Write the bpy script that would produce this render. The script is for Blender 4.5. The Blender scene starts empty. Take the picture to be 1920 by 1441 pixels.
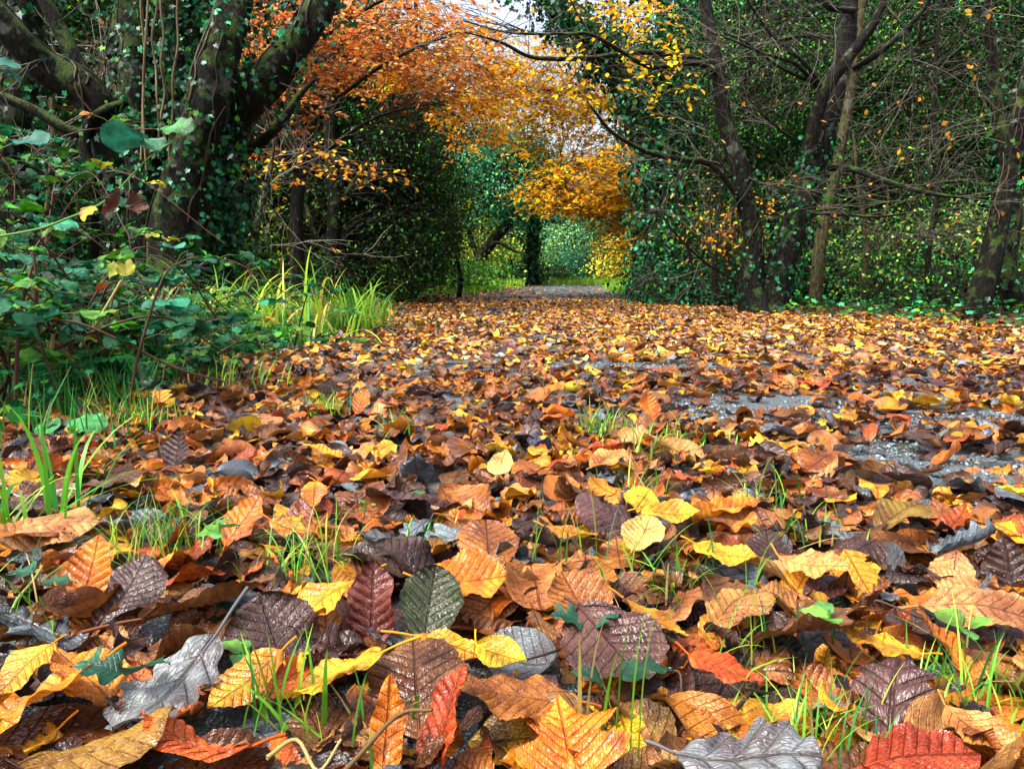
import bpy, math, random
import numpy as np
from mathutils import Matrix, Vector, Euler
random.seed(7)
rng = np.random.default_rng(11)
PI = math.pi
S = bpy.context.scene
COL = S.collection
H, FPX, PITCH = 0.32, 1423.0, math.radians(7.8)
cp, sp = math.cos(PITCH), math.sin(PITCH)

# ------------------------------------------------------------- placing
def ray(px, py):
    dx = (px-960)/FPX; up = -(py-720.5)/FPX
    return np.array([dx, cp+sp*up, -sp+cp*up])
def P(px, py, Y):
    d = ray(px, py); return np.array([0, 0, H])+d*(Y/d[1])
def G(px, py, z=0.0):
    d = ray(px, py); return np.array([0, 0, H])+d*((z-H)/d[2])
def proj(p):
    x, y, z = p[0], p[1], p[2]-H
    f = y*cp-z*sp; u = y*sp+z*cp
    return 960+FPX*x/f, 720.5-FPX*u/f
def ground_z(x, y):
    x = np.asarray(x, float); y = np.asarray(y, float)
    lft = np.clip((-1.25-x)/2.5, 0, 1); rgt = np.clip((x-3.2)/3.0, 0, 1)
    rise = .020*np.clip(y-12.5, 0, 16)**1.0*np.clip((y-12.5)/3, 0, 1)
    bank = .13*np.clip((y-13)/3, 0, 1)*(np.clip((-.5-x)/1.2, 0, 1)+np.clip((x-3.0)/1.2, 0, 1))
    return 0.22*lft*lft*(3-2*lft)+0.16*rgt*rgt*(3-2*rgt)+rise+bank

# ------------------------------------------------------------- objects
def tag(o, label=None, cat=None, group=None, kind=None):
    if label: o['label'] = label
    if cat: o['category'] = cat
    if group: o['group'] = group
    if kind: o['kind'] = kind
    return o
def empty(name, loc, label=None, cat=None, group=None, rz=0):
    o = bpy.data.objects.new(name, None); COL.objects.link(o)
    o.location = tuple(float(v) for v in loc); o.rotation_euler.z = rz; o.empty_display_size = 0.1
    return tag(o, label, cat, group)
class MB:
    def __init__(s): s.V = []; s.F = []; s.C = []; s.U = []; s.n = 0
    def add(s, V, F, C=(1, 1, 1), U=None):
        V = np.asarray(V, float); F = np.asarray(F, int)
        s.V.append(V); s.F.append(F+s.n); s.n += len(V)
        C = np.asarray(C, float)
        if C.ndim == 1: C = np.broadcast_to(C, (len(V), 3))
        s.C.append(C); s.U.append(np.zeros((len(V), 2)) if U is None else U)
    def build(s, name, mat, parent=None, smooth=True):
        V = np.concatenate(s.V); F = np.concatenate(s.F); C = np.concatenate(s.C); U = np.concatenate(s.U)
        if parent is not None and parent.type == 'EMPTY' and parent.rotation_euler.z == 0:
            V = V-np.array(parent.location)
        me = bpy.data.meshes.new(name)
        me.vertices.add(len(V)); me.vertices.foreach_set('co', V.astype(np.float32).ravel())
        me.loops.add(F.size); me.loops.foreach_set('vertex_index', F.astype(np.int32).ravel())
        me.polygons.add(len(F)); me.polygons.foreach_set('loop_start', np.arange(0, F.size, 4, dtype=np.int32))
        me.polygons.foreach_set('use_smooth', np.full(len(F), smooth, dtype=bool))
        a = me.attributes.new('Col', 'FLOAT_COLOR', 'POINT')
        a.data.foreach_set('color', np.concatenate([C, np.ones((len(C), 1))], 1).astype(np.float32).ravel())
        uv = me.uv_layers.new(name='UVMap')
        uv.data.foreach_set('uv', U[F.ravel()].astype(np.float32).ravel())
        me.update(calc_edges=True); me.materials.append(mat)
        o = bpy.data.objects.new(name, me); COL.objects.link(o)
        if parent is not None: o.parent = parent
        return o

# ------------------------------------------------------------- materials
def newmat(name):
    m = bpy.data.materials.new(name); m.use_nodes = True
    nt = m.node_tree; nt.nodes.clear()
    return m, nt, (lambda t, **k: mk(nt, t, **k)), nt.links.new
def mk(nt, t, **k):
    n = nt.nodes.new(t)
    for a, v in k.items():
        if a.startswith('i_'):
            n.inputs[int(a[2:]) if a[2:].isdigit() else a[2:].replace('_', ' ')].default_value = v
        else: setattr(n, a, v)
    return n
def M(nt, op, a, b=None, c=None, clamp=False):
    n = nt.nodes.new('ShaderNodeMath'); n.operation = op; n.use_clamp = clamp
    for i, v in enumerate((a, b, c)):
        if v is None: continue
        if isinstance(v, (int, float)): n.inputs[i].default_value = v
        else: nt.links.new(v, n.inputs[i])
    return n.outputs[0]
def mixc(nt, f, a, b, blend='MIX'):
    n = nt.nodes.new('ShaderNodeMix'); n.data_type = 'RGBA'; n.blend_type = blend
    for i, v in ((0, f), (6, a), (7, b)):
        if isinstance(v, (int, float)): n.inputs[i].default_value = v
        elif isinstance(v, tuple): n.inputs[i].default_value = (*v, 1)
        else: nt.links.new(v, n.inputs[i])
    return n.outputs[2]
def ramp(nt, src, lo, hi):
    n = nt.nodes.new('ShaderNodeMapRange'); n.inputs[1].default_value = lo; n.inputs[2].default_value = hi
    n.interpolation_type = 'SMOOTHSTEP'
    nt.links.new(src, n.inputs[0]); return n.outputs[0]

def leaf_material(name, rough=0.34, transl=0.15, veins=1.0, spots=1.0, coat=0.25, bump=0.5, nscale=1.0):
    m, nt, N, L = newmat(name)
    out = N('ShaderNodeOutputMaterial'); bs = N('ShaderNodeBsdfPrincipled')
    at = N('ShaderNodeAttribute', attribute_name='Col'); uv = N('ShaderNodeUVMap', uv_map='UVMap')
    geo = N('ShaderNodeNewGeometry'); tc = N('ShaderNodeTexCoord')
    base = at.outputs[0]
    def noise(sc, det=4, r=.6):
        n = N('ShaderNodeTexNoise'); n.inputs['Scale'].default_value = sc*nscale; n.inputs['Detail'].default_value = det
        n.inputs['Roughness'].default_value = r; L(geo.outputs['Position'], n.inputs['Vector']); return n.outputs[0]
    n1 = noise(28); n2 = noise(190, 3)
    sx = N('ShaderNodeSeparateXYZ'); L(uv.outputs[0], sx.inputs[0])
    vv = M(nt, 'ABSOLUTE', M(nt, 'SUBTRACT', sx.outputs[1], 0.5))
    ph = M(nt, 'MULTIPLY', M(nt, 'SUBTRACT', sx.outputs[0], M(nt, 'MULTIPLY', vv, 0.62)), 9.0)
    fr = M(nt, 'ABSOLUTE', M(nt, 'SUBTRACT', M(nt, 'FRACT', ph), 0.5))       # .5 on the vein
    lat = ramp(nt, fr, 0.43, 0.497)
    mid = ramp(nt, vv, 0.016, 0.004)
    vein = M(nt, 'MAXIMUM', mid, M(nt, 'MULTIPLY', lat, 0.7))
    # fine net of tertiary veins
    mp = N('ShaderNodeCombineXYZ'); L(M(nt, 'MULTIPLY', ph, 1.0), mp.inputs[0]); L(M(nt, 'MULTIPLY', sx.outputs[1], 30.0), mp.inputs[1])
    vo = N('ShaderNodeTexVoronoi', feature='DISTANCE_TO_EDGE'); vo.inputs['Scale'].default_value = 1.6; L(mp.outputs[0], vo.inputs['Vector'])
    net = ramp(nt, vo.outputs[0], 0.10, 0.0)
    c = mixc(nt, ramp(nt, n1, .35, .68), mixc(nt, 1.0, base, (0.50, 0.36, 0.34), 'MULTIPLY'), mixc(nt, 1.0, base, (1.12, 1.12, 1.05), 'MULTIPLY'))
    if spots:
        c = mixc(nt, M(nt, 'MULTIPLY', ramp(nt, n2, .64, .74), .75*spots), c, mixc(nt, 1.0, c, (0.22, 0.15, 0.14), 'MULTIPLY'))
    n3 = noise(13, 5, .7); c = mixc(nt, M(nt, 'MULTIPLY', ramp(nt, n3, .575, .625), .62), c, mixc(nt, 1.0, c, (0.30, 0.20, 0.17), 'MULTIPLY'))
    n4 = noise(62, 3, .6); c = mixc(nt, M(nt, 'MULTIPLY', ramp(nt, n4, .60, .72), .5), c, mixc(nt, 1.0, c, (0.42, 0.32, 0.28), 'MULTIPLY'))
    if veins:
        c = mixc(nt, M(nt, 'MULTIPLY', vein, .78*veins), c, mixc(nt, 1.0, c, (0.42, 0.30, 0.22), 'MULTIPLY'))
        c = mixc(nt, M(nt, 'MULTIPLY', net, .42*veins), c, mixc(nt, 1.0, c, (0.4, 0.3, 0.25), 'MULTIPLY'))
    L(c, bs.inputs['Base Color'])
    r = M(nt, 'ADD', M(nt, 'MULTIPLY', ramp(nt, n1, .3, .7), .30), rough-.12); L(r, bs.inputs['Roughness'])
    bs.inputs['Coat Weight'].default_value = coat; L(M(nt, 'ADD', M(nt, 'MULTIPLY', ramp(nt, n2, .35, .65), .18), .08), bs.inputs['Coat Roughness']); bs.inputs['Specular IOR Level'].default_value = .35
    h = M(nt, 'ADD', M(nt, 'MULTIPLY', vein, -.42*veins), M(nt, 'ADD', M(nt, 'MULTIPLY', n2, .5), M(nt, 'MULTIPLY', net, -.13*veins)))
    bp = N('ShaderNodeBump'); bp.inputs['Strength'].default_value = bump; bp.inputs['Distance'].default_value = .0035
    L(h, bp.inputs['Height']); L(bp.outputs[0], bs.inputs['Normal']); L(bp.outputs[0], bs.inputs['Coat Normal'])
    tr = N('ShaderNodeBsdfTranslucent'); L(c, tr.inputs[0])
    mx = N('ShaderNodeMixShader'); mx.inputs[0].default_value = transl
    L(bs.outputs[0], mx.inputs[1]); L(tr.outputs[0], mx.inputs[2]); L(mx.outputs[0], out.inputs[0])
    return m
def small_leaf_material(name, rough=.35, transl=.25, coat=0.0, spec=.30, vary=(.7, 1.25)):
    m, nt, N, L = newmat(name)
    out = N('ShaderNodeOutputMaterial'); bs = N('ShaderNodeBsdfPrincipled')
    at = N('ShaderNodeAttribute', attribute_name='Col')
    geo = N('ShaderNodeNewGeometry')
    rp = M(nt, 'POWER', geo.outputs['Random Per Island'], 2.2); lo_, hi_ = vary
    c = mixc(nt, rp, mixc(nt, 1.0, at.outputs[0], (lo_, lo_, lo_), 'MULTIPLY'), mixc(nt, 1.0, at.outputs[0], (hi_, hi_, hi_*.9), 'MULTIPLY'))
    L(c, bs.inputs['Base Color']); bs.inputs['Roughness'].default_value = rough
    bs.inputs['Coat Weight'].default_value = coat; bs.inputs['Specular IOR Level'].default_value = spec
    tr = N('ShaderNodeBsdfTranslucent'); L(c, tr.inputs[0])
    mx = N('ShaderNodeMixShader'); mx.inputs[0].default_value = transl
    L(bs.outputs[0], mx.inputs[1]); L(tr.outputs[0], mx.inputs[2]); L(mx.outputs[0], out.inputs[0])
    return m
def bark_material(name, c1, c2, moss=0.4, mosscol=(.025, .042, .008), sc=1.0, rough=.75):
    m, nt, N, L = newmat(name)
    out = N('ShaderNodeOutputMaterial'); bs = N('ShaderNodeBsdfPrincipled'); tc = N('ShaderNodeTexCoord')
    mp = N('ShaderNodeMapping'); mp.inputs['Scale'].default_value = (1, 1, .35); L(tc.outputs['Object'], mp.inputs[0])
    def noise(s, d=6, vec=None):
        n = N('ShaderNodeTexNoise'); n.inputs['Scale'].default_value = s*sc; n.inputs['Detail'].default_value = d; n.inputs['Roughness'].default_value = .65
        L(vec or mp.outputs[0], n.inputs['Vector']); return n.outputs[0]
    a = noise(38); b = noise(9, 5, tc.outputs['Object']); f = noise(120, 4)
    c = mixc(nt, ramp(nt, a, .42, .60), c1, c2); c = mixc(nt, ramp(nt, f, .35, .65), mixc(nt, 1.0, c, (.45, .42, .40), 'MULTIPLY'), c)
    c = mixc(nt, M(nt, 'MULTIPLY', ramp(nt, noise(5, 3, tc.outputs['Object']), .60, .66), .5), c, (.16, .17, .14))
    g = N('ShaderNodeNewGeometry'); sz = N('ShaderNodeSeparateXYZ'); L(g.outputs['Normal'], sz.inputs[0])
    mm = M(nt, 'ADD', b, M(nt, 'MULTIPLY', sz.outputs[2], .22))
    c = mixc(nt, M(nt, 'MULTIPLY', ramp(nt, mm, .62-.3*moss, .74-.3*moss), .9), c, mixc(nt, f, mosscol, tuple(v*2.2 for v in mosscol)))
    L(c, bs.inputs['Base Color']); bs.inputs['Roughness'].default_value = rough; bs.inputs['Specular IOR Level'].default_value = .12
    bp = N('ShaderNodeBump'); bp.inputs['Strength'].default_value = 1.; bp.inputs['Distance'].default_value = .03
    L(M(nt, 'ADD', a, M(nt, 'MULTIPLY', f, .4)), bp.inputs['Height']); L(bp.outputs[0], bs.inputs['Normal'])
    L(bs.outputs[0], out.inputs[0]); return m
def soil_material(name, cols, sc=14, rough=.6, bdist=.02):
    m, nt, N, L = newmat(name)
    out = N('ShaderNodeOutputMaterial'); bs = N('ShaderNodeBsdfPrincipled'); tc = N('ShaderNodeTexCoord')
    def noise(s, d=6):
        n = N('ShaderNodeTexNoise'); n.inputs['Scale'].default_value = s; n.inputs['Detail'].default_value = d; n.inputs['Roughness'].default_value = .7
        L(tc.outputs['Object'], n.inputs['Vector']); return n.outputs[0]
    a = noise(sc); b = noise(sc*7); d = noise(1.2, 4)
    c = mixc(nt, ramp(nt, a, .35, .65), cols[0], cols[1]); c = mixc(nt, ramp(nt, b, .45, .7), c, cols[2])
    c = mixc(nt, M(nt, 'MULTIPLY', ramp(nt, d, .5, .7), .5), c, cols[3])
    L(c, bs.inputs['Base Color']); bs.inputs['Roughness'].default_value = rough
    bp = N('ShaderNodeBump'); bp.inputs['Strength'].default_value = 1; bp.inputs['Distance'].default_value = bdist
    L(M(nt, 'ADD', a, b), bp.inputs['Height']); L(bp.outputs[0], bs.inputs['Normal']); L(bs.outputs[0], out.inputs[0]); return m
def gravel_material(name):
    m, nt, N, L = newmat(name)
    out = N('ShaderNodeOutputMaterial'); bs = N('ShaderNodeBsdfPrincipled'); tc = N('ShaderNodeTexCoord')
    v = N('ShaderNodeTexVoronoi'); v.inputs['Scale'].default_value = 240; L(tc.outputs['Object'], v.inputs['Vector'])
    v2 = N('ShaderNodeTexVoronoi', feature='DISTANCE_TO_EDGE'); v2.inputs['Scale'].default_value = 240; L(tc.outputs['Object'], v2.inputs['Vector'])
    n = N('ShaderNodeTexNoise'); n.inputs['Scale'].default_value = 9; n.inputs['Detail'].default_value = 6; L(tc.outputs['Object'], n.inputs['Vector'])
    sx = N('ShaderNodeSeparateColor'); L(v.outputs['Color'], sx.inputs[0])
    c = mixc(nt, sx.outputs[0], (.07, .10, .12), (.27, .34, .38))
    c = mixc(nt, ramp(nt, v2.outputs[0], .08, .0), c, (.04, .04, .04))
    c = mixc(nt, M(nt, 'MULTIPLY', ramp(nt, n.outputs[0], .47, .56), .85), c, (.035, .028, .016))
    L(c, bs.inputs['Base Color']); L(M(nt, 'ADD', M(nt, 'MULTIPLY', n.outputs[0], .5), .15), bs.inputs['Roughness'])
    bp = N('ShaderNodeBump'); bp.inputs['Strength'].default_value = 1; bp.inputs['Distance'].default_value = .005
    L(ramp(nt, v2.outputs[0], 0, .3), bp.inputs['Height']); L(bp.outputs[0], bs.inputs['Normal']); L(bs.outputs[0], out.inputs[0]); return m
def attr_material(name, rough=.5, coat=0, transl=0.0):
    return small_leaf_material(name, rough, transl, coat)

m_litter = leaf_material('fallen_leaf', rough=.34, transl=.12, coat=.42, bump=1.0)
m_litter_far = leaf_material('fallen_leaf_far', rough=.36, transl=.12, veins=.5, coat=.20, bump=.3)
m_bigleaf = leaf_material('undergrowth_leaf', rough=.40, transl=.25, veins=.6, spots=.5, coat=.0, bump=.7)
m_sprig = leaf_material('ivy_sprig_leaf', rough=.26, transl=.05, veins=.8, spots=.2, coat=.35, bump=.5)
m_beech = small_leaf_material('beech_leaf', .45, .55, 0, .15, (.80, 1.15))
m_holly = small_leaf_material('evergreen_leaf', .36, .15, 0, .15, (.40, 2.0))
m_ivy = small_leaf_material('ivy_leaf', .34, .12, 0, .18, (.40, 2.0))
m_green = small_leaf_material('green_leaf', .45, .38, 0, .12, (.5, 1.9))
m_grass = small_leaf_material('grass_blade', .42, .35, 0, .3, (.7, 1.4))
m_stone = small_leaf_material('gravel_stone', .38, 0)
m_stem = small_leaf_material('stem', .5, 0, 0, .15)
m_bark = bark_material('mossy_bark', (.0025, .002, .0015), (.014, .011, .006), .42)
m_bark2 = bark_material('beech_bark', (.0035, .003, .002), (.016, .013, .010), .18, sc=.8, rough=.55)
m_bark3 = bark_material('pale_bark', (.035, .030, .012), (.12, .10, .045), .25, sc=1.2)
m_barkd = bark_material('dark_bark', (.004, .0035, .0025), (.016, .012, .008), .2)
m_twig = small_leaf_material('twig_bark', .55, 0, 0, .15)
m_soil = soil_material('woodland_soil', ((.020, .013, .007), (.055, .030, .014), (.10, .045, .015), (.016, .028, .008)))
m_verge = soil_material('verge_soil', ((.02, .03, .008), (.03, .05, .01), (.06, .05, .02), (.03, .06, .01)))
m_gravel = gravel_material('wet_gravel')

# ------------------------------------------------------------- leaf shapes
def outline(kind, t):
    if kind == 'beech':
        w = .335*np.sin(PI*t**.92)**.78*(1+.035*np.cos(2*PI*9*t))
    elif kind == 'hazel':
        w = .44*np.sin(PI*t**1.12)**.58*(1-.25*np.clip(t-.8, 0, 1)*5*np.clip(t, 0, 1))
        saw = (t*17) % 1.0; w = w+(.030*saw+.022*((t*5) % 1.0))*np.clip(w*6, 0, 1)
    elif kind == 'oak':
        w = .31*np.sin(PI*t**1.35)**.55*(1+.21*np.cos(2*PI*4.4*(t-.09)))+.01
    elif kind == 'plane':
        w = np.interp(t, [0, .06, .14, .24, .36, .42, .5, .6, .66, .72, .86, 1], [.03, .16, .42, .50, .30, .24, .36, .46, .22, .16, .07, 0])
    elif kind == 'willow':
        w = .16*np.sin(PI*t**.9)**.8
    elif kind == 'poplar':
        w = .37*np.sin(PI*t**.7)**.8
    return np.maximum(w, .004)
def leaf_grid(kind, nu, nv, r, cl=0., cw=0., pleat=1., wav=1., twist=0., edge=0., N=9, tear=.5):
    """one leaf of unit length, base at x=0, tip at x=1; returns V, F, UV, midline"""
    t = np.linspace(0, 1, nu+1); v = np.linspace(-1, 1, nv+1)
    T, W = np.meshgrid(t, v, indexing='ij')
    w = outline(kind, T)
    x = T.copy(); y = W*w
    if kind == 'hazel': x = x-.06*np.clip(1-T*5, 0, 1)*np.abs(W)*1.0
    if kind in ('plane', 'oak'): x = x+.16*np.abs(y)*np.sin(PI*T)
    if r.random() < .5: y = y*np.where(y > 0, r.uniform(.82, 1), r.uniform(.95, 1.05))
    ay = np.abs(y)
    k = 9 if kind != 'oak' else 5
    phase = k*(x-.62*ay)
    z = .027*pleat*(np.abs(np.sin(PI*phase))*2-1)*np.clip(ay*9, 0, 1)*np.clip((1-np.abs(W))*4, .35, 1)
    z += .05*pleat*ay
    for _ in range(4):
        a = r.uniform(0, 2*PI); f = r.uniform(3, 9)
        z += wav*.026*(5/f)*np.sin(f*(np.cos(a)*x+np.sin(a)*y)+r.uniform(0, 6))
    z += edge*.10*np.abs(W)**3*np.sin(2*PI*(r.uniform(1.2, 3.2)*T)+np.where(W > 0, r.uniform(0, 6), r.uniform(0, 6)))
    if abs(cw) > 1e-3:
        c = cw*(1+.5*(T-.5)*r.uniform(-1.5, 1.5))
        c = np.where(np.abs(c) < .05, .05, c)
        y2 = np.sin(c*y)/c-z*np.sin(c*y); z = (1-np.cos(c*y))/c+z*np.cos(c*y); y = y2
    if abs(twist) > 1e-3:
        a = twist*(T-.4); y, z = y*np.cos(a)-z*np.sin(a), y*np.sin(a)+z*np.cos(a)
    X = x-.5
    if abs(cl) > 1e-3:
        a = cl*X; X2 = np.sin(a)/cl-z*np.sin(a); z = (1-np.cos(a))/cl+z*np.cos(a); X = X2
    V = np.stack([X, y, z], -1)
    mid = V[:, nv//2].copy()
    sc = k/9.
    U = np.stack([T*sc, .5+W*w*sc], -1).reshape(-1, 2)
    i, j = np.meshgrid(np.arange(nu), np.arange(nv), indexing='ij'); a = i*(nv+1)+j
    F = np.stack([a, a+nv+1, a+nv+2, a+1], -1).reshape(-1, 4)
    if nu >= 20 and r.random() < tear:                      # bites and tears along the edge
        Tf = T[:-1, :-1].reshape(-1)+.5/nu; Wf = W[:-1, :-1].reshape(-1)+1./nv; keep = np.ones(len(F), bool)
        for _ in range(r.integers(1, 4)):
            t0 = r.uniform(.15, .95); w0 = r.choice([-1, 1])*r.uniform(.7, 1.1); a_, b_ = r.uniform(.02, .06), r.uniform(.10, .38)
            keep &= ((Tf-t0)/a_)**2+((Wf-w0)/b_)**2 > 1
        F = F[keep]
    return V.reshape(-1, 3), F, U, mid
def simple_leaf(wd=.3, fold=.06, bend=.08):
    x = np.array([-.5, -.15, .22, .5]); hw = np.array([.02, wd*.9, wd*.8, .0])
    V = []
    for k in range(4):
        for s in (-1, 0, 1): V.append([x[k], s*hw[k], abs(s)*fold-bend*(x[k]*2)**2])
    F = []
    for k in range(3):
        for s in (0, 1): a = k*3+s; F.append([a, a+3, a+4, a+1])
    U = np.array([[v[0]+.5, .5+v[1]] for v in V])
    return np.array(V), np.array(F), U
def hex_leaf(wd=.3, fold=.08):
    V = np.array([[-.5, 0, 0], [.5, 0, -.06], [-.2, wd, fold], [.24, wd*.85, fold*.8], [-.2, -wd, fold], [.24, -wd*.85, fold*.8]])
    return V, np.array([[0, 2, 3, 1], [0, 1, 5, 4]]), np.stack([V[:, 0]+.5, V[:, 1]+.5], -1)
def ivy_leaf(fold=.08):
    ang = np.radians([180, 205, 238, 262, 300, 322, 360, 38, 60, 98, 122, 155]); rad = np.array([.16, .42, .40, .30, .48, .30, .62, .30, .48, .30, .40, .42])
    V = [[0, 0, 0]]+[[r*math.cos(a), r*math.sin(a), fold*abs(math.sin(a))-.18*r*r] for a, r in zip(ang, rad)]
    F = []
    for k in range(0, 12, 2): F.append([0, 1+k, 1+(k+1) % 12, 1+(k+2) % 12])
    V = np.array(V); U = np.stack([V[:, 0]+.5, V[:, 1]+.5], -1)
    return V, np.array(F), U
def euler_R(yaw, pitch, roll):
    cy, sy, cx, sx, cr, sr = np.cos(yaw), np.sin(yaw), np.cos(pitch), np.sin(pitch), np.cos(roll), np.sin(roll)
    n = len(yaw); o = np.zeros(n); i = np.ones(n)
    Rz = np.stack([cy, -sy, o, sy, cy, o, o, o, i], -1).reshape(n, 3, 3)
    Ry = np.stack([cx, o, -sx, o, i, o, sx, o, cx], -1).reshape(n, 3, 3)   # + lifts the tip
    Rx = np.stack([i, o, o, o, cr, -sr, o, sr, cr], -1).reshape(n, 3, 3)
    return Rz@Ry@Rx
def scatter(mb, tpl, C, R, sz, col):
    V, F, U = tpl[:3]; n, k = len(C), len(V)
    if n == 0: return
    W = np.einsum('nij,kj->nki', R, V)*np.asarray(sz)[:, None, None]+C[:, None, :]
    FF = (F[None]+(np.arange(n)*k)[:, None, None]).reshape(-1, 4)
    mb.add(W.reshape(-1, 3), FF, np.repeat(col, k, 0), np.tile(U, (n, 1)))
def frames_from_normal(n, r):
    n = n/np.linalg.norm(n, axis=1, keepdims=True)
    a = r.normal(size=n.shape); a[:, 2] -= 1.2
    t = a-(a*n).sum(1, keepdims=True)*n; t /= np.linalg.norm(t, axis=1, keepdims=True)
    return np.stack([t, np.cross(n, t), n], -1)
def palette(pal, n, r, var=.18):
    c = np.array([p[:3] for p in pal]); w = np.array([p[3] for p in pal], float)
    k = r.choice(len(pal), n, p=w/w.sum())
    return np.clip(c[k]*(1+r.normal(0, var, (n, 1)))*(1+r.normal(0, var*.35, (n, 3))), .002, .95), k

# ------------------------------------------------------------- tubes and branches
def spline(pts, m=6):
    p = np.asarray(pts, float); q = np.vstack([2*p[0]-p[1], p, 2*p[-1]-p[-2]]); out = []
    for i in range(1, len(q)-2):
        for t in np.linspace(0, 1, m, endpoint=False):
            a, b, c, d = q[i-1], q[i], q[i+1], q[i+2]
            out.append(.5*(2*b+(c-a)*t+(2*a-5*b+4*c-d)*t*t+(3*b-a-3*c+d)*t**3))
    out.append(p[-1]); return np.array(out)
def tube(mb, pts, rad, seg=8, col=(1, 1, 1), lump=0., seed=0):
    p = np.asarray(pts, float); n = len(p); rad = np.broadcast_to(rad, (n,)).astype(float)
    d = np.gradient(p, axis=0); d /= np.linalg.norm(d, axis=1, keepdims=True)+1e-9
    ref = np.array([0, 0, 1.]) if abs(d[0][2]) < .9 else np.array([1., 0, 0])
    u = np.cross(d, ref); u /= np.linalg.norm(u, axis=1, keepdims=True)+1e-9; v = np.cross(d, u)
    a = np.linspace(0, 2*PI, seg, endpoint=False)
    rr = rad[:, None]*np.ones(seg)[None]
    if lump:
        z = np.arange(n)[:, None]
        rr = rr*(1+lump*(np.sin(3*a[None]+seed+z*.13)*.5+np.sin(5*a[None]+z*.21+seed*2)*.35+np.sin(2*a[None]-z*.45+seed)*.4))
    V = p[:, None]+rr[..., None]*(np.cos(a)[None, :, None]*u[:, None]+np.sin(a)[None, :, None]*v[:, None])
    i, j = np.meshgrid(np.arange(n-1), np.arange(seg), indexing='ij'); j2 = (j+1) % seg
    F = np.stack([i*seg+j, i*seg+j2, (i+1)*seg+j2, (i+1)*seg+j], -1).reshape(-1, 4)
    mb.add(V.reshape(-1, 3), F, col)
    return V.reshape(-1, 3), (V-p[:, None]).reshape(-1, 3)
def PL(l): return np.array([P(*q[:3]) for q in l])
def limb(root, name, pix, radii, mat, seg=12, lump=.08, m=8, pts=None):
    p = PL(pix) if pts is None else np.asarray(pts, float)
    s = spline(p, m); r = np.interp(np.linspace(0, 1, len(s)), np.linspace(0, 1, len(radii)), radii)
    mb = MB(); V, Nn = tube(mb, s, r, seg, (1, 1, 1), lump, seed=len(s))
    mb.build(name, mat, root)
    return s, r, V, Nn
def grow(start, d, L, r0, depth, r, paths, tips, wob=.25, up=0., nb=4, minr=.0015, flat=0., spread=.8):
    n = max(3, int(L/.12)); n = min(n, 9); st = L/n; p = np.array(start, float); d = np.array(d, float); pts = [p.copy()]
    for i in range(n):
        d = d+r.normal(0, wob*.5, 3)+np.array([0, 0, up*.2]); d[2] *= (1-flat*.25); d /= np.linalg.norm(d)
        p = p+d*st; pts.append(p.copy())
    pts = np.array(pts); paths.append((pts, np.linspace(r0, max(minr, r0*.35), n+1)))
    if depth <= 0: tips.append(pts); return
    for b in range(nb):
        k = int(r.integers(max(1, n//5), n)); base = pts[k]; dd = pts[k]-pts[k-1]; dd /= np.linalg.norm(dd)
        side = r.normal(0, 1, 3); side[2] *= (1-flat); side -= side.dot(dd)*dd; side /= np.linalg.norm(side)
        nd = dd+side*spread*r.uniform(.7, 1.4); nd /= np.linalg.norm(nd)
        grow(base, nd, L*r.uniform(.4, .68), max(minr, r0*.55), depth-1, r, paths, tips, wob, up, nb, minr, flat, spread)
def twigs_mesh(paths, name, root, mat, col, seg=4, var=.3):
    """many thin tubes, batched by their number of points"""
    mb = MB(); G_ = {}
    for p, r in paths: G_.setdefault((len(p), seg if r[0] < .008 else seg+2), []).append((np.asarray(p, float), r))
    for (n, sg), L in G_.items():
        p = np.stack([q[0] for q in L]); rad = np.stack([np.asarray(q[1], float) for q in L]); m = len(L)
        d = np.gradient(p, axis=1); d /= np.linalg.norm(d, axis=2, keepdims=True)+1e-9
        ref = np.where(np.abs(d[:, :1, 2:3]) < .9, np.array([0, 0, 1.]), np.array([1., 0, 0]))
        u = np.cross(d, np.broadcast_to(ref, d.shape)); u /= np.linalg.norm(u, axis=2, keepdims=True)+1e-9; v = np.cross(d, u)
        a = np.linspace(0, 2*PI, sg, endpoint=False)
        V = p[:, :, None]+rad[:, :, None, None]*(np.cos(a)[None, None, :, None]*u[:, :, None]+np.sin(a)[None, None, :, None]*v[:, :, None])
        i, j = np.meshgrid(np.arange(n-1), np.arange(sg), indexing='ij'); j2 = (j+1) % sg
        F = np.stack([i*sg+j, i*sg+j2, (i+1)*sg+j2, (i+1)*sg+j], -1).reshape(-1, 4)
        F = (F[None]+(np.arange(m)*n*sg)[:, None, None]).reshape(-1, 4)
        C = np.array(col)[None]*rng.uniform(1-var, 1+var, (m, 1))
        mb.add(V.reshape(-1, 3), F, np.repeat(C, n*sg, 0))
    return mb.build(name, mat, root)

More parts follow.
